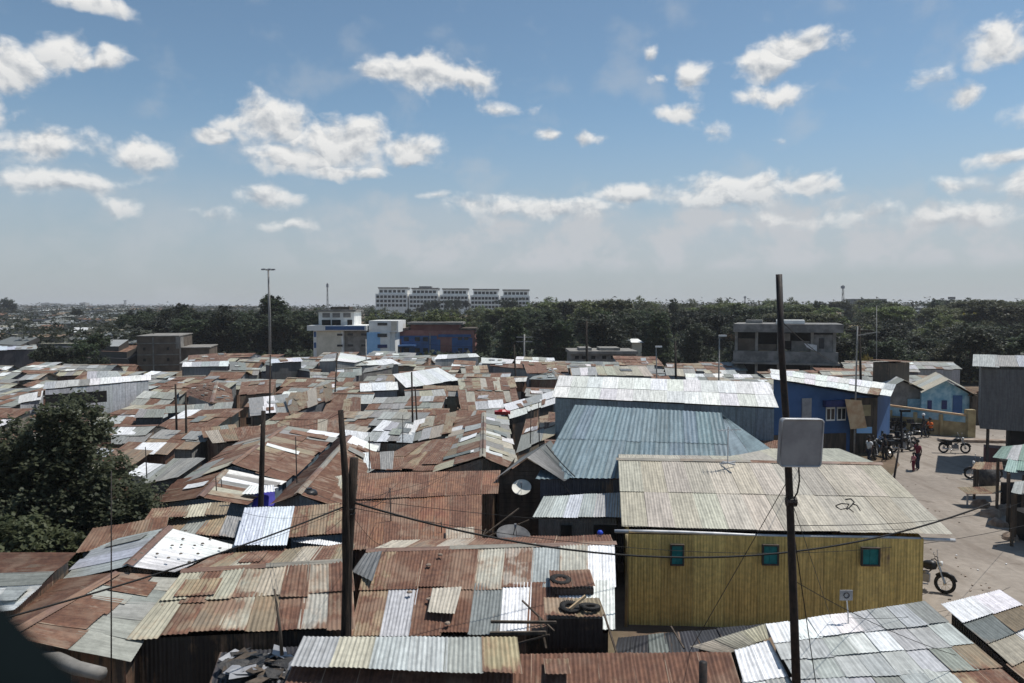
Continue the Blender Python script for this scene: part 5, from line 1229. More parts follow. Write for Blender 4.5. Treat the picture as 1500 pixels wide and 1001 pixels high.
# ------------------------------------------------------------------ trees
def tree_proto(name, leafmat, H, crown, nl, ls, seed, trunk_r=.16, trunk_h=None, flat=1.0, limbs=6):
    """crown: list of (x, y, z, rx, ry, rz) lobes; leaf sized faces scattered through each lobe's outer volume"""
    rd = random.Random(seed); m = MB(); tot = sum(l[3] * l[4] + l[3] * l[5] for l in crown)
    for (x, y, z, rx, ry, rz) in crown:
        n = int(nl * (rx * ry + rx * rz) / tot)
        # each lobe is itself a set of clumps
        cl = []
        for _ in range(max(8, int(n / 34))):
            v = Vector((rd.gauss(0, 1), rd.gauss(0, 1), rd.gauss(0, 1))).normalized() * (rd.random() ** .33)
            if v.z < -.6: v.z *= .5
            cl.append((Vector((x + v.x * rx, y + v.y * ry, z + v.z * rz)), rd.uniform(.13, .26) * (rx + rz) / 2, rd.random()))
        per = max(4, n // len(cl))
        for c, cr, tone in cl:
            for _ in range(per):
                v = Vector((rd.gauss(0, .5), rd.gauss(0, .5), rd.gauss(0, .4))) * cr * 1.2; p = c + v
                s_ = ls * rd.uniform(.6, 1.25)
                q = Matrix.Rotation(rd.uniform(0, 6.28), 3, 'Z') @ Matrix.Rotation(rd.uniform(-1.1, 1.1), 3, 'X')
                u, w_ = q @ Vector((s_ * .5, 0, 0)), q @ Vector((0, s_, 0))
                t = min(1, max(0, tone * .6 + rd.random() * .4))
                m.face([p, p + u * .9 + w_ * .45, p + w_, p - u * .9 + w_ * .55], 0, c=(t, t, t))
    tm = MB(); th = trunk_h or H * .55
    top = Vector((rd.uniform(-.2, .2), rd.uniform(-.2, .2), th))
    tm.tube([(0, 0, -.3), (.03, 0, th * .3), top * .7, top], [trunk_r * 1.3, trunk_r, trunk_r * .75, trunk_r * .5], 8)
    for k in range(limbs):
        l = crown[k % len(crown)]; a = Vector((0, 0, th * rd.uniform(.45, .9))); e = Vector((l[0] + rd.uniform(-.4, .4) * l[3], l[1] + rd.uniform(-.4, .4) * l[4], l[2] + rd.uniform(-.2, .4) * l[5]))
        tm.tube([a, a.lerp(e, .5) + Vector((0, 0, -.1)), e], [trunk_r * .5, trunk_r * .3, trunk_r * .08], 6)
    r = thing(name, 'tree', 'tree'); m.build('crown', leafmat, r); tm.build('trunk', 'bark', r, True)
    return r
protos = {}
rd = random.Random(5)
def lobes(kind, rd):
    if kind == 'round': return [(1.1, 0, 1.6, 1.5, 1.3, 1.0), (-1.1, .3, 1.5, 1.4, 1.4, 1.0)] + [(rd.uniform(-1.3, 1.3), rd.uniform(-1.3, 1.3), rd.uniform(3.2, 6.4), rd.uniform(1.2, 1.9), rd.uniform(1.2, 1.9), rd.uniform(.9, 1.5)) for _ in range(7)] + [(0, 0, 2.4, 1.9, 1.9, 1.2)]
    if kind == 'tall': return [(0, 0, 1.2, 1.5, 1.5, .9)] + [(rd.uniform(-.4, .4), rd.uniform(-.4, .4), 2.5 + k * .95, 1.9 - .12 * k, 1.9 - .12 * k, 1.1) for k in range(7)]
    if kind == 'flat': return [(rd.uniform(-2.4, 2.4), rd.uniform(-2, 2), rd.uniform(4.4, 5.4), rd.uniform(1.3, 2.0), rd.uniform(1.3, 2.0), .55) for _ in range(9)]
    if kind == 'conifer': return [(0, 0, 2 + k * .95, 1.9 - .25 * k, 1.9 - .25 * k, .55) for k in range(7)]
    if kind == 'bush': return [(rd.uniform(-1.2, 1.2), rd.uniform(-1, 1), rd.uniform(.8, 1.8), 1.1, 1.1, .8) for _ in range(5)]
PK = [('broad_tree', 'leaf_dark', 'round', 7), ('broad_tree', 'leaf_green', 'round', 7), ('tall_tree', 'leaf_dark', 'tall', 8.5), ('flat_topped_tree', 'leaf_green', 'flat', 6), ('conifer', 'leaf_dark', 'conifer', 8.4), ('broad_tree', 'leaf_dark', 'round', 7), ('flowering_tree', 'leaf_yellow', 'flat', 6), ('bush', 'leaf_green', 'bush', 2.6), ('broad_tree', 'leaf_green', 'round', 7)]
for i, (nm, lm, kd, H) in enumerate(PK): protos[i] = tree_proto(nm, lm, H, lobes(kd, rd), (15000 if kd == 'tall' else 9500) if kd != 'bush' else 2500, .24 if kd != 'bush' else .17, 40 + i)
used = set(); TREES = []
LOOK = {0: 'dark leafy tree', 1: 'green leafy tree', 2: 'tall dark tree', 3: 'spreading olive green tree', 4: 'pointed conifer', 5: 'dark bushy tree', 6: 'yellow flowering tree', 7: 'low green bush', 8: 'light green tree'}
HH = {0: 7.6, 1: 7.6, 2: 9.4, 3: 6.2, 4: 8.6, 5: 7.6, 6: 6.2, 7: 2.6, 8: 7.6}
def tree(pi, x, y, h, wide=1.0, z=None, label=None):
    o = protos[pi] if pi not in used else copy_tree(protos[pi]); used.add(pi)
    s_ = h / HH[pi]; o.location = (x, y, (hgt(x, y) if z is None else z)); o.rotation_euler = (0, 0, rd.uniform(0, 6.28)); o.scale = (s_ * wide, s_ * wide, s_)
    TREES.append((o, pi, label)); return o
def tree_px(pi, px, ptop, d, wide=1.0, label=None):
    p = W(px, ptop, d); g_ = hgt(p.x, d); return tree(pi, p.x, d, p.z - g_, wide, label=label)
# silhouette makers
for a in [(2, 402, 430, 150, 1.25, 'tall dark tree with a rounded peak right of the floodlight mast'), (2, 267, 443, 170, 1.15, 'pointed dark tree at the left end of the long wood'), (2, 330, 446, 165, 1.2), (0, 300, 453, 160), (0, 350, 453, 160), (5, 375, 455, 158), (0, 430, 453, 158), (5, 452, 458, 160), (2, 285, 452, 168),
          (4, 850, 438, 215, .6, 'pointed conifer breaking the skyline in the middle'), (4, 803, 444, 210, .6, 'small pointed conifer left of the middle conifer'), (1, 785, 440, 230, .8), (1, 885, 436, 215, 1.1, 'high leafy green crown on the skyline right of the conifer'), (1, 905, 438, 225, 1.1), (8, 830, 441, 230, 1.0), (0, 940, 446, 220), (1, 965, 445, 230), (8, 1000, 446, 240, 1.2), (4, 1090, 441, 260, .6), (0, 760, 446, 250), (2, 920, 440, 220), (1, 1150, 447, 260, 1.4), (3, 1180, 449, 260, 1.3), (1, 1350, 452, 250, 1.4), (3, 1480, 447, 220, 1.3), (3, 1030, 450, 200, 1.3), (1, 1060, 448, 250),
          (3, 1220, 441, 300, 1.0, 'flat topped tree beside the dark telecom mast'), (0, 1312, 443, 330), (6, 1425, 452, 165, .55, 'yellow flowering tree on the right slope'), (6, 1396, 458, 165, .4, 'smaller yellow flowering tree on the right slope'), (6, 1082, 482, 125, .6, 'yellow flowering shrubby tree left of the unfinished building'), (6, 1265, 517, 95, .5, 'yellow tinged low tree behind the pale roofs'),
          (0, 640, 438, 360, .9, 'dark tree in front of the middle apartment blocks'), (0, 668, 436, 360, .9), (0, 628, 440, 372, .8), (0, 655, 437, 374, .8), (5, 684, 439, 376, .8), (1, 610, 448, 366), (5, 618, 447, 350), (5, 600, 451, 340), (1, 700, 449, 340), (1, 740, 452, 340), (1, 760, 452, 330, 1.2)]:
    tree_px(a[0], a[1], a[2], a[3], a[4] if len(a) > 4 else 1.0, a[5] if len(a) > 5 else None)
for a in [(2, 396, 436, 148, 1.2), (2, 408, 437, 149, 1.2), (2, 402, 434, 152, 1.4), (2, 262, 447, 168, 1.2), (2, 273, 448, 169, 1.2)]: tree_px(*a)
for k in range(32):
    tree_px(rd.choice([1, 0, 8, 2, 3, 4, 1]), 785 + k * 23 + rd.uniform(-8, 8), rd.choice([436, 440, 443, 446, 449]) + rd.uniform(-1, 1), rd.uniform(190, 260), rd.uniform(.55, 1.0))
for k in range(12): tree_px(rd.choice([2, 0, 5, 2]), 205 + k * 21 + rd.uniform(-6, 6), rd.uniform(449, 457), rd.uniform(150, 170), rd.uniform(.9, 1.3))
def clear(x, y, r=2.5):
    for poly in FOOT:
        cx = sum(p[0] for p in poly) / len(poly); cy = sum(p[1] for p in poly) / len(poly); rr = max(math.hypot(p[0] - cx, p[1] - cy) for p in poly)
        if math.hypot(x - cx, y - cy) < rr * .8 + r: return False
    return True
# forest: main bands, rank behind rank
def band(x0, x1, y0, y1, step, hmin, hmax, kinds, jit=.45):
    """pixel range x0..x1 filled at depths y0..y1"""
    d = y0
    while d < y1:
        x = W(x0, 500, d).x; xe = W(x1, 500, d).x
        st = step * (1 + (d - y0) / max(1, (y1 - y0)) * .9)
        while x < xe:
            px = x + rd.uniform(-jit, jit) * st; py = d + rd.uniform(-jit, jit) * st
            tree(rd.choice(kinds), px, py, rd.uniform(hmin, hmax), rd.uniform(1.2, 1.6)); x += st
        d += st * 1.25
band(195, 458, 140, 172, 5.6, 7.6, 9.4, [0, 5, 2, 0])
band(585, 700, 142, 180, 6.5, 7.5, 9.5, [0, 5, 1])
band(585, 790, 190, 300, 15, 6.5, 9, [1, 1, 0, 8])
band(738, 1095, 118, 150, 5.6, 6.4, 9.0, [0, 5, 0, 2])
band(780, 1120, 160, 300, 12, 8.0, 10.5, [1, 8, 3, 0])
band(1235, 1520, 96, 140, 5.6, 5.4, 7.6, [0, 5, 1, 0])
band(1100, 1540, 150, 330, 14, 7.5, 10, [3, 1, 8, 3, 0])
for px, py, d, h in [(75, 540, 95, 5.0), (95, 540, 96, 4.6), (118, 538, 97, 5.2), (140, 520, 105, 6), (62, 540, 99, 4.2), (105, 541, 92, 3.2), (130, 540, 93, 3.0), (6, 452, 420, 13), (14, 455, 420, 10), (128, 500, 170, 6), (160, 500, 175, 6), (185, 500, 160, 6), (110, 470, 300, 8), (215, 470, 300, 8)]:
    p = W(px, py, d); tree(rd.choice([0, 5]), p.x, d, h, 1.1)
for px, py in [(1240, 552), (1250, 550), (1090, 552), (1075, 556), (1106, 556)]:
    p = Z(px, py, .5); tree(7, p.x, p.y, 2.4, 1.2, 0)
# undergrowth and litter below the wood
ug = MB()
for (x0, x1, ya, yb2, n) in [(190, 470, 133, 185, 7000), (580, 1110, 120, 170, 9000), (700, 1120, 170, 320, 7000), (1235, 1540, 94, 150, 8000), (1100, 1540, 150, 340, 8000), (50, 150, 88, 110, 1500)]:
    for _ in range(n):
        d = rd.uniform(ya, yb2); px = rd.uniform(x0, x1); x = W(px, 450, d).x
        if not clear(x, d, 0): continue
        h = 2.6 * (.5 + .5 * mnoise.noise(Vector((x * .12, d * .12, 3)))) + .2
        p = Vector((x, d, hgt(x, d) + rd.uniform(0, h))); q = Matrix.Rotation(rd.uniform(0, 6.28), 3, 'Z') @ Matrix.Rotation(rd.uniform(-1, 1), 3, 'X'); s_ = rd.uniform(.3, .75) * (1 + (d - 100) / 200)
        u, w_ = q @ Vector((s_ * .6, 0, 0)), q @ Vector((0, s_, 0)); t = rd.random() * .7
        ug.face([p - u, p - w_ * .4, p + u, p + w_], 0, c=(t, t, t))
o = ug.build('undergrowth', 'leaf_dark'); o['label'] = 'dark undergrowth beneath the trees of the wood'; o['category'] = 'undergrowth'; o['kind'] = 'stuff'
# big near tree
big_l = [(-14.4, 25.2, 5.4, 1.2, 1.2, 1.0), (-16.0, 25.2, 4.6, 1.3, 1.3, 1.0), (-16.6, 25.3, 3.6, 1.3, 1.4, 1.2), (-14.2, 25, 4.2, 1.5, 1.5, 1.1), (-15.8, 25.4, 3.7, 1.4, 1.5, 1.2), (-13.0, 24.8, 3.0, 1.4, 1.4, 1.0), (-12.0, 24.6, 2.2, 1.0, 1.2, .8), (-14.8, 24.6, 2.6, 1.6, 1.6, 1.3), (-16.6, 25, 2.6, 1.3, 1.5, 1.4), (-13.3, 24.2, 1.6, 1.4, 1.2, 1.1), (-15.2, 24, 1.5, 1.4, 1.2, 1.0)]
T0 = Vector((-14.2, 25, 0))
nt_ = tree_proto('near_tree', 'leaf_near', 6, [(x - T0.x, y - T0.y, z, a, b_, c) for x, y, z, a, b_, c in big_l], 46000, .15, 99, .22, 3.4, limbs=9)
nt_.location = T0; nt_['label'] = 'big dark leafy tree filling the left edge in front of the shacks'
bu = tree_proto('near_bush', 'leaf_bush', 2, [(0, 0, 1.6, .9, .8, .6), (-.9, .1, 1.5, .8, .8, .6), (.7, .2, 1.3, .6, .6, .5), (-.2, -.3, .9, .9, .7, .5)], 9000, .12, 98, .06, 1.0)
bu.scale = (1.35, 1.3, 1.45); bu.location = (-14.5, 22.3, 0); bu['label'] = 'lighter green bush low at the left edge below the big tree'; bu['category'] = 'bush'

# ------------------------------------------------------------------ the rest of the settlement
def inside(p, poly, grow=0):
    cx = sum(q[0] for q in poly) / len(poly); cy = sum(q[1] for q in poly) / len(poly)
    poly = [(cx + (x - cx) * (1 + grow), cy + (y - cy) * (1 + grow)) for x, y in poly]
    c = False; j = len(poly) - 1
    for i in range(len(poly)):
        (xi, yi), (xj, yj) = poly[i], poly[j]
        if (yi > p[1]) != (yj > p[1]) and p[0] < (xj - xi) * (p[1] - yi) / (yj - yi) + xi: c = not c
        j = i
    return c
def occupied(cx, cy, w, l, rz):
    pts = []
    for a in (-.5, -.25, 0, .25, .5):
        for b_ in (-.5, 0, .5):
            x, y = a * w, b_ * l; pts.append((cx + x * math.cos(rz) - y * math.sin(rz), cy + x * math.sin(rz) + y * math.cos(rz)))
    return any(inside(p, poly, -.06) for p in pts for poly in FOOT)
FILL = []
PALS = ['rrrRrcxg', 'rRrRrxro', 'ggcglrtg', 'rglrgcwr', 'rxcrtcrg', 'rRRrrRrw', 'gGgglgwg']
def filler(cx, cy, w, l, rz, h, gable, zb, rd, near):
    pal = rd.choice(PALS + (['gGgglgrg', 'ggcglrtg', 'lGgcgrgw', 'WWlWgWcW'] * 2 if cy > 48 else [])); m = max(3, int(w / .85)); n = 2 if l > 3.4 else 1
    ca, sa = math.cos(rz), math.sin(rz)
    def P(x, y, z): return (cx + x * ca - y * sa, cy + x * sa + y * ca, zb + z)
    tilt = rd.uniform(-.15, .15); rise = rd.uniform(.35, .75)
    if gable:
        A, B = P(-w / 2, 0, h + rise), P(w / 2, 0, h + rise + tilt)
        fs = [(A, B, P(w / 2, -l / 2, h + tilt), P(-w / 2, -l / 2, h), [rand_row(rd, m, pal) for _ in range(n)]), (A, B, P(w / 2, l / 2, h + tilt), P(-w / 2, l / 2, h), [rand_row(rd, m, pal) for _ in range(n)])]
    else:
        A, B = P(-w / 2, l / 2, h + rise), P(w / 2, l / 2, h + rise + tilt)
        fs = [(A, B, P(w / 2, -l / 2, h + tilt), P(-w / 2, -l / 2, h), [rand_row(rd, m, pal) for _ in range(n + 1)])]
    o = shack('x', fs, seed=rd.random(), zb=zb, group='tin roofed shacks', mess=1.1, ripple=1 if cy < 70 else 0, near=near)
    if cy < 85:
        for _ in range(rd.choice([1, 1, 2])):
            u = rd.uniform(-.4, .4) * w; hh = h - .25; dr = rd.random() < .6; dw = .75 if dr else .6
            m = MB().box(0, 0, 0, dw, .05, hh * .8 if dr else .5)
            d_ = m.build('door' if dr else 'window', rd.choice(['timber', 'shadow_room', 'blue_paint', 'grey_metal', 'shadow_room', 'brick_red']) if dr else 'shadow_room', o)
            q = Vector(P(u, -l / 2 + .03, (hh * .4 if dr else hh * .62) - 0)) - o.location; d_.location = q; d_.rotation_euler = (0, 0, rz)
    kinds = [c for f_ in fs for r_ in f_[4] for c in r_]
    main = max(set(kinds), key=kinds.count)
    FILL.append((o, PAL[main][2], gable)); return o
POLYF = []
rd = random.Random(77)
def blocked(x, y):
    if 96 < y < 200:
        px = 750 + F * x / y
        if 455 < px < 700 and 118 < y: return True
    px = 750 + F * x / y
    if y > 30 and 1225 < px and y < 60: return True          # road and yard
    if 74 < y < 112 and 186 < px < 312: return True
    if 88 < y < 112 and px < 190: return True
    if 112 < y and 195 < px: return True
    if y > 90 and 640 < px: return True
    if y > 108 and px > 300: return True
    if y > 110 and 1080 < px: return True
    if 78 < y < 96 and 1080 < px < 1245: return True
    if y > 136 and px > 195: return True
    if 108 < y < 125 and 196 < px < 310: return True
    if 90 < y < 110 and 30 < px < 165: return True             # copse
    if 95 < y < 112 and px < 50: return True                   # dry bank
    if 95 < y < 110 and 830 < px < 940: return True
    if x > 12 and y < 62: return True
    if px < 235 and y < 34: return True
    return False
def try_fill(x, y, w, l, rz, gable, tries=3):
    for tr in range(tries):
        if not occupied(x, y, w, l, rz):
            h = rd.uniform(1.95, 2.5) if y < 70 else rd.uniform(2.0, 2.75)
            filler(x, y, w, l, rz, h, gable, hgt(x, y), rd, False); return True
        w *= .72; l *= .86; x += rd.uniform(-.6, .6); y += rd.uniform(-.3, .3)
    return False
y = 26.0
while y < 111 and len(FILL) < 238:
    l = rd.uniform(3.0, 4.0) + y * .008
    x = -0.71 * y; x1 = (1330 - 750) / F * y
    while x < x1:
        w = rd.uniform(3.0, 6.5) + y * .01
        cx = x + w / 2; cy_ = y + rd.uniform(-.35, .35)
        if not blocked(cx, cy_): try_fill(cx, cy_, w, l * 1.02, rd.uniform(-.10, .06) - .04, rd.random() < .4)
        x += w + rd.uniform(.0, .5)
    y += l * 1.03
for k in range(5000):
    if len(FILL) > 240: break
    y = rd.uniform(27, 92); x = rd.uniform(-.68 * y, .5 * y); w = rd.uniform(2.2, 3.6)
    if blocked(x, y): continue
    try_fill(x, y, w, w * .8, rd.uniform(-.3, .3), rd.random() < .3, 1)
# roofs too far and too many to count
fm_ = MB(); rd = random.Random(9)
def farroofs(px0, px1, d0, d1, n):
    for _ in range(n):
        d = d0 + (d1 - d0) * rd.random() ** 1.3; px = rd.uniform(px0, px1); p = W(px, 450, d); z = hgt(p.x, d); w, l = rd.uniform(2.6, 6.5) * (1 + d / 700), rd.uniform(2.6, 5); h = rd.uniform(1.8, 2.9) + (1.6 if rd.random() < .1 else 0)
        code = rd.choice('rxgGRgGgGGlGlcwkkt'); c_, ru, _n = PAL[code]; w_ = (ru, 0, rd.random()); x, y = p.x, d; t = rd.uniform(-.2, .2); rs_ = rd.uniform(-.3, 1.0); c_ = tuple(v * .8 for v in c_)
        a, b_, c, e = (x - w / 2, y - l / 2, z + h), (x + w / 2, y - l / 2 + t * w, z + h + rd.uniform(-.3, .3)), (x + w / 2, y + l / 2 + t * w, z + h + rs_), (x - w / 2, y + l / 2, z + h + rs_)
        fm_.face([a, b_, c, e], 0, [(0, 0), (w, 0), (w, l), (0, l)], None, c_, w_)
        g0 = (a[0], a[1], z - 1), (b_[0], b_[1], z - 1), (c[0], c[1], z - 1), (e[0], e[1], z - 1)
        for i, (p_, q_) in enumerate(((a, b_), (b_, c), (c, e), (e, a))): fm_.face([g0[i], g0[(i + 1) % 4], q_, p_], 0, None, None, (.09, .085, .08), (.3, 0, .4))
farroofs(-60, 184, 114, 150, 150); farroofs(-60, 200, 140, 230, 520); farroofs(-60, 235, 215, 700, 1900); farroofs(-60, 400, 650, 1500, 900); farroofs(1330, 1540, 330, 700, 120)
o = fm_.build('distant_roofs', 'sheet'); o['label'] = 'mass of tiny far roofs on the left horizon'; o['category'] = 'roofs'; o['kind'] = 'stuff'
# far tree fuzz on the horizon
tf = MB()
for _ in range(900):
    px = rd.uniform(-60, 235); d = 118 + 400 * rd.random() ** 1.5; x = W(px, 450, d).x; z = hgt(x, d)
    for _ in range(16):
        p = Vector((x + rd.gauss(0, 1.3), d + rd.gauss(0, 1.3), z + rd.uniform(1.0, 3.0) + 3.2 * rd.random())); q = Matrix.Rotation(rd.uniform(0, 6.28), 3, 'Z') @ Matrix.Rotation(rd.uniform(-1, 1), 3, 'X'); u, w_ = q @ Vector((.6, 0, 0)), q @ Vector((0, .9, 0)); t = rd.random()
        tf.face([p - u, p + w_ * .3, p + u, p + w_], 0, c=(t, t, t))
for _ in range(5200):
    reg = rd.random()
    px = rd.uniform(-60, 1560); d = rd.uniform(380, 900)
    if px < 240: d = rd.uniform(160, 1500)
    if 560 < px < 770 and d < 460: continue
    x = W(px, 450, d).x; z = hgt(x, d)
    c = Vector((x, d, z + rd.uniform(2, 5.5))); s_ = rd.uniform(1.6, 3.4) * (1 if d > 380 else .5)
    for _ in range(7):
        p = c + Vector((rd.gauss(0, s_), rd.gauss(0, s_), rd.gauss(0, s_ * .45))); q = Matrix.Rotation(rd.uniform(0, 6.28), 3, 'Z') @ Matrix.Rotation(rd.uniform(-1, 1), 3, 'X'); u, w_ = q @ Vector((s_ * .45, 0, 0)), q @ Vector((0, s_ * .6, 0)); t = rd.random()
        tf.face([p - u, p + w_ * .3, p + u, p + w_], 0, c=(t, t, t))
o = tf.build('distant_woods', 'leaf_dark'); o['label'] = 'far woods along the horizon'; o['category'] = 'woods'; o['kind'] = 'stuff'

# ------------------------------------------------------------------ labels for the many look-alikes
LM = [('the cream school', 515, 500), ('the brick red school', 640, 500), ('the floodlight mast', 396, 530), ('the brown brick block', 250, 525), ('the white walled house', 150, 570), ('the long dark shed', 275, 615), ('the grey tin house', 300, 545),
      ('the open fronted shack', 630, 575), ('the large patchwork gable', 700, 640), ('the twin poles', 510, 700), ('the long pale building', 970, 575), ('the big near tree', 100, 680), ('the unfinished building', 1165, 500), ('the blue house', 1215, 600),
      ('the far left barn', 25, 510), ('the small copse on the left', 110, 525), ('the long brown gable', 380, 665), ('the grey dormer house', 885, 520), ('the far centre shacks', 760, 540), ('the blue grey roof', 950, 650), ('the right slope', 1400, 500), ('the apartment blocks', 660, 435), ('the patchwork roof', 700, 860), ('the light blue gable house', 1386, 575)]
ORD = ['first', 'second', 'third', 'fourth', 'fifth', 'sixth', 'seventh', 'eighth', 'ninth', 'tenth', 'eleventh', 'twelfth'] 
def relabel(items, noun_plural):
    B = {}
    for o, look in items:
        px, py = PX(o.location + Vector((0, 0, 2.5)))
        nm, lx, ly = min(LM, key=lambda l: math.hypot(px - l[1], (py - l[2]) * 1.6))
        dx, dy = px - lx, py - ly
        rel = 'behind' if dy < -14 and abs(dx) < 60 else 'in front of' if dy > 14 and abs(dx) < 60 else 'left of' if dx < 0 else 'right of'
        B.setdefault((look, rel, nm), []).append((px, o))
    for (look, rel, nm), L in B.items():
        L.sort(key=lambda t: t[0]); n = len(L)
        for i, (px, o) in enumerate(L):
            if len(look.split()) + len(nm.split()) > 8: nm = nm.replace('large ', '').replace('the small copse on the left', 'the left copse').replace('open fronted', 'open')
            if n == 1: o['label'] = '%s %s %s' % (look, rel, nm)
            elif n == 2: o['label'] = '%s %s %s, the %s of two' % (look, rel, nm, ('left', 'right')[i])
            elif i == 0: o['label'] = '%s %s %s, leftmost such' % (look, rel, nm)
            elif i == n - 1: o['label'] = '%s %s %s, rightmost such' % (look, rel, nm)
            else: o['label'] = '%s %s %s, %s from the left' % (look, rel, nm, ORD[i] if i < len(ORD) else '%dth' % (i + 1))
relabel([(o, ('%s gabled shack' if gb else '%s sloping shack roof') % c) for o, c, gb in FILL], 'shacks')
for o, pi, lab in TREES: o['group'] = 'trees of the wood'; o['category'] = 'bush' if pi == 7 else 'tree'
print('COUNTS trees', len(TREES), 'fill', len(FILL))
relabel([(o, LOOK[pi]) for o, pi, lab in TREES if not lab], 'trees')
for o, pi, lab in TREES:
    if lab: o['label'] = lab

# ------------------------------------------------------------------ sun, sky, clouds, haze
SUN_EL, SUN_AZ = R(66), R(70)          # azimuth from +Y (away from camera) towards +X
sd = Vector((math.sin(SUN_AZ) * math.cos(SUN_EL), math.cos(SUN_AZ) * math.cos(SUN_EL), math.sin(SUN_EL)))
sl = bpy.data.lights.new('sun', 'SUN'); sl.energy = 4.4; sl.angle = R(.53); sl.color = (1, .965, .91)
so = bpy.data.objects.new('sun', sl); COL.objects.link(so); so.rotation_euler = sd.to_track_quat('Z', 'Y').to_euler()
w = bpy.data.worlds.new('World'); scene.world = w; w.use_nodes = True; nt = w.node_tree; g = NT(nt)
bg = nt.nodes['Background']
sky = g.n('ShaderNodeTexSky', sky_type='NISHITA'); sky.sun_disc = False; sky.sun_elevation = SUN_EL; sky.sun_rotation = SUN_AZ
sky.altitude = 1700; sky.air_density = 1.0; sky.dust_density = 1.2; sky.ozone_density = .6
tc = g.n('ShaderNodeTexCoord').outputs['Generated']
x_, y_, z_ = g.sep(tc)
az = g.math('ARCTAN2', x_, y_); el = g.math('ARCSINE', z_)
ae = g.comb(az, el, 0.0)
warpn = g.n('ShaderNodeTexNoise', noise_dimensions='2D'); g.put(warpn.inputs['Vector'], ae); warpn.inputs['Scale'].default_value = 11; warpn.inputs['Detail'].default_value = 3
wv = g.vmath('SCALE', g.vmath('SUBTRACT', warpn.outputs['Color'], (.5, .5, .5)), None, scale=.026)
aw = g.vmath('MULTIPLY', g.vmath('ADD', ae, wv), (1, 1, 0))
CL = [(18,98,45,36,1),(85,72,42,26,1),(118,92,22,16,.9),(160,88,28,24,.85),(135,4,45,12,1),(45,212,62,26,1),(185,224,72,24,.75),(80,266,82,18,.9),(180,302,36,14,.55),(620,112,82,28,1),(690,118,34,24,1),(560,110,42,14,.95),(740,157,40,9,.45),
 (395,182,72,34,1),(500,212,100,34,1),(590,218,58,24,1),(430,232,70,22,.95),(500,250,62,12,.8),(315,197,34,13,.95),(395,289,44,17,.9),(305,316,34,10,.5),(435,331,42,9,.65),(1165,68,54,22,1),(1125,102,42,26,.95),(1130,142,54,18,.95),(1018,112,22,24,.7),(968,118,18,9,.6),(990,166,36,11,.75),(1035,188,24,14,.5),(950,80,9,12,.5),
 (800,202,18,10,.85),(855,206,32,11,.7),(1148,202,12,6,.5),(1465,66,42,30,1),(1410,141,28,14,.85),(1355,116,22,12,.45),(1465,228,48,13,1),(1495,270,24,24,.9),(1400,267,42,10,.5),
 (1090,276,100,24,.95),(1180,266,44,18,1),(930,284,62,18,.95),(800,306,110,20,.85),(690,300,44,16,.9),(1050,288,70,22,.9),(1420,312,100,18,.6),(1260,318,150,16,.55),(640,286,20,7,.6),(1560,150,60,30,1),(-60,150,60,30,1),(900,-60,80,30,1)]
m = None; up = None; yv = None
for px, py, rx, ry, op in CL:
    d = ray(px, py).normalized(); a0, e0 = math.atan2(d.x, d.y), math.asin(d.z); k = math.cos(math.atan((px - 750) / F))
    v = g.vmath('MULTIPLY', g.vmath('SUBTRACT', aw, (a0, e0, 0)), (F / rx / max(.72, k), F / ry, 0))
    b_ = g.math('MULTIPLY', g.math('SUBTRACT', 1.22, g.vmath('LENGTH', v)), op)
    yb_ = g.sep(v)[1]
    if m is None: m, yv = b_, yb_
    else:
        yv = g.math('MULTIPLY_ADD', g.math('GREATER_THAN', b_, m), g.math('SUBTRACT', yb_, yv), yv); m = g.math('SMOOTH_MAX', m, b_, .10)
p3 = g.vmath('MULTIPLY', aw, (1, 1.35, 1))
def nz(off, sc, det=7):
    o = g.n('ShaderNodeTexNoise', noise_dimensions='2D'); g.put(o.inputs['Vector'], g.vmath('ADD', p3, off)); o.inputs['Scale'].default_value = sc; o.inputs['Detail'].default_value = det; o.inputs['Roughness'].default_value = .54; return o.outputs[0]
nA, nB = nz((0, 0, 0), 24), nz((.004, .012, 0), 24, 6)
dens = g.math('ADD', m, g.math('MULTIPLY', g.math('SUBTRACT', nA, .5), 1.9))
alpha = g.ss(dens, .02, .80)
lit = g.math('ADD', .82, g.math('MULTIPLY', g.math('SUBTRACT', nA, nB), 2.6), clamp=True)
core = g.math('MULTIPLY', g.math('SUBTRACT', 1.0, g.ss(yv, -.85, .35)), .34)
lit = g.math('SUBTRACT', lit, core)
cc = g.mix(lit, (2.9, 3.2, 3.6, 1), (6.9, 6.85, 6.7, 1))
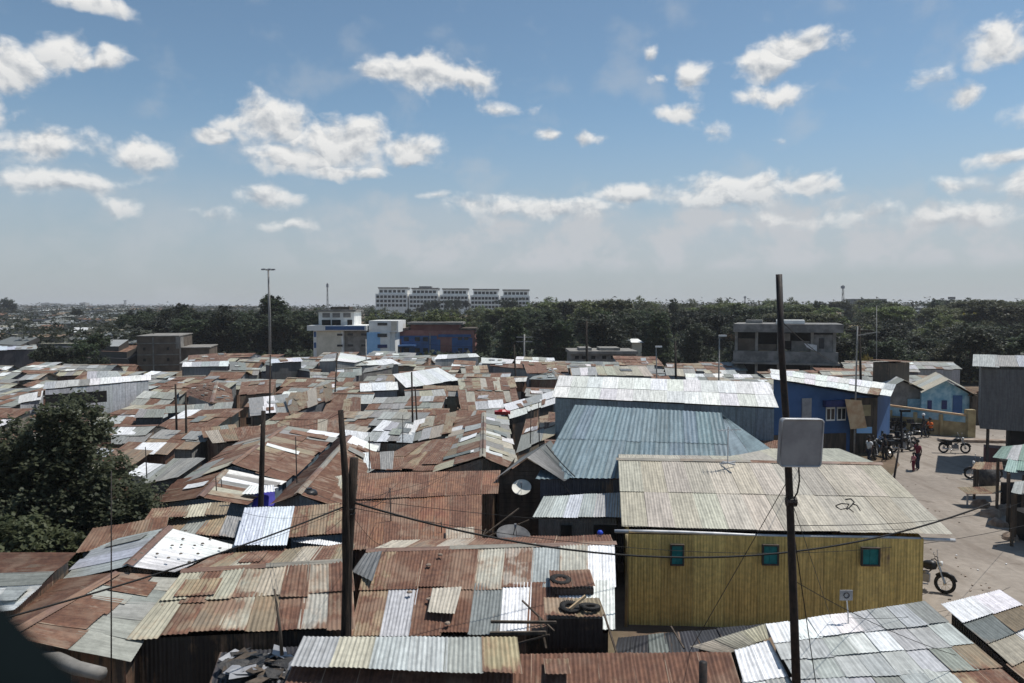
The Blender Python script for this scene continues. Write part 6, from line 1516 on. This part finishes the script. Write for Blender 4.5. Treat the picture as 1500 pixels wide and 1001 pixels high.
# thin veil of distant cloud above the horizon
ev = g.math('MULTIPLY', g.ss(el, .015, .07), g.math('SUBTRACT', 1.0, g.ss(el, .09, .17)))
nV = nz((3, 1, 0), 6, 5)
bank = g.math('MULTIPLY', g.math('MULTIPLY', g.ss(el, .035, .06), g.math('SUBTRACT', 1.0, g.ss(g.math('SUBTRACT', el, g.math('MULTIPLY', g.math('SUBTRACT', nz((5, 4, 0), 14, 6), .5), .09)), .105, .15))), g.math('MULTIPLY', g.ss(az, -.5, .0), g.math('ADD', .35, g.math('MULTIPLY', g.ss(nz((9, 1, 0), 16, 6), .38, .62), .6))))
veil = g.math('MULTIPLY', g.math('MULTIPLY', ev, g.ss(nV, .42, .7)), .45)
wisp = g.math('MULTIPLY', g.math('MULTIPLY', g.ss(nz((7, 2, 0), 9, 6), .52, .78), .30), g.math('SUBTRACT', 1.0, g.ss(el, .45, .8)))
skyc = g.mix(1.0, sky.outputs[0], (.84, .92, .865, 1), 'MULTIPLY')
hv_ = g.math('MULTIPLY', g.math('SUBTRACT', 1.0, g.ss(el, 0.0, .26)), .85)
sk2 = g.mix(hv_, skyc, (2.95, 3.15, 3.5, 1))
c1 = g.mix(g.math('MAXIMUM', g.math('MAXIMUM', veil, wisp), bank), sk2, (4.3, 4.5, 4.75, 1))
c2 = g.mix(g.math('MULTIPLY', alpha, g.math('ADD', .55, g.math('MULTIPLY', g.ss(el, 0, .2), .42))), c1, cc)
nt.links.new(c2, bg.inputs['Color']); bg.inputs['Strength'].default_value = .127
w.cycles.sampling_method = 'MANUAL'; w.cycles.sample_map_resolution = 512
# air
hz = MB().box(0, 3900, 20, 9000, 8300, 46.0)
hm, hnt, hb = nodes('air'); hnt.nodes.remove(hb); pv = hnt.nodes.new('ShaderNodeVolumePrincipled')
pv.inputs['Color'].default_value = (.80, .84, .90, 1); pv.inputs['Density'].default_value = .00022; pv.inputs['Anisotropy'].default_value = .2
hnt.links.new(pv.outputs[0], hnt.nodes['Material Output'].inputs['Volume'])
HAZE = True
if HAZE:
    o = hz.build('haze', hm); o['kind'] = 'stuff'; o.location = (0, 0, 0)
scene.view_settings.view_transform = 'Standard'; scene.view_settings.look = 'None'; scene.view_settings.gamma = 1; scene.view_settings.exposure = 0
cy = scene.cycles if hasattr(scene, 'cycles') else None
scene.render.engine = 'CYCLES'
scene.cycles.use_denoising = True; scene.cycles.max_bounces = 6; scene.cycles.volume_bounces = 1; scene.cycles.transparent_max_bounces = 8
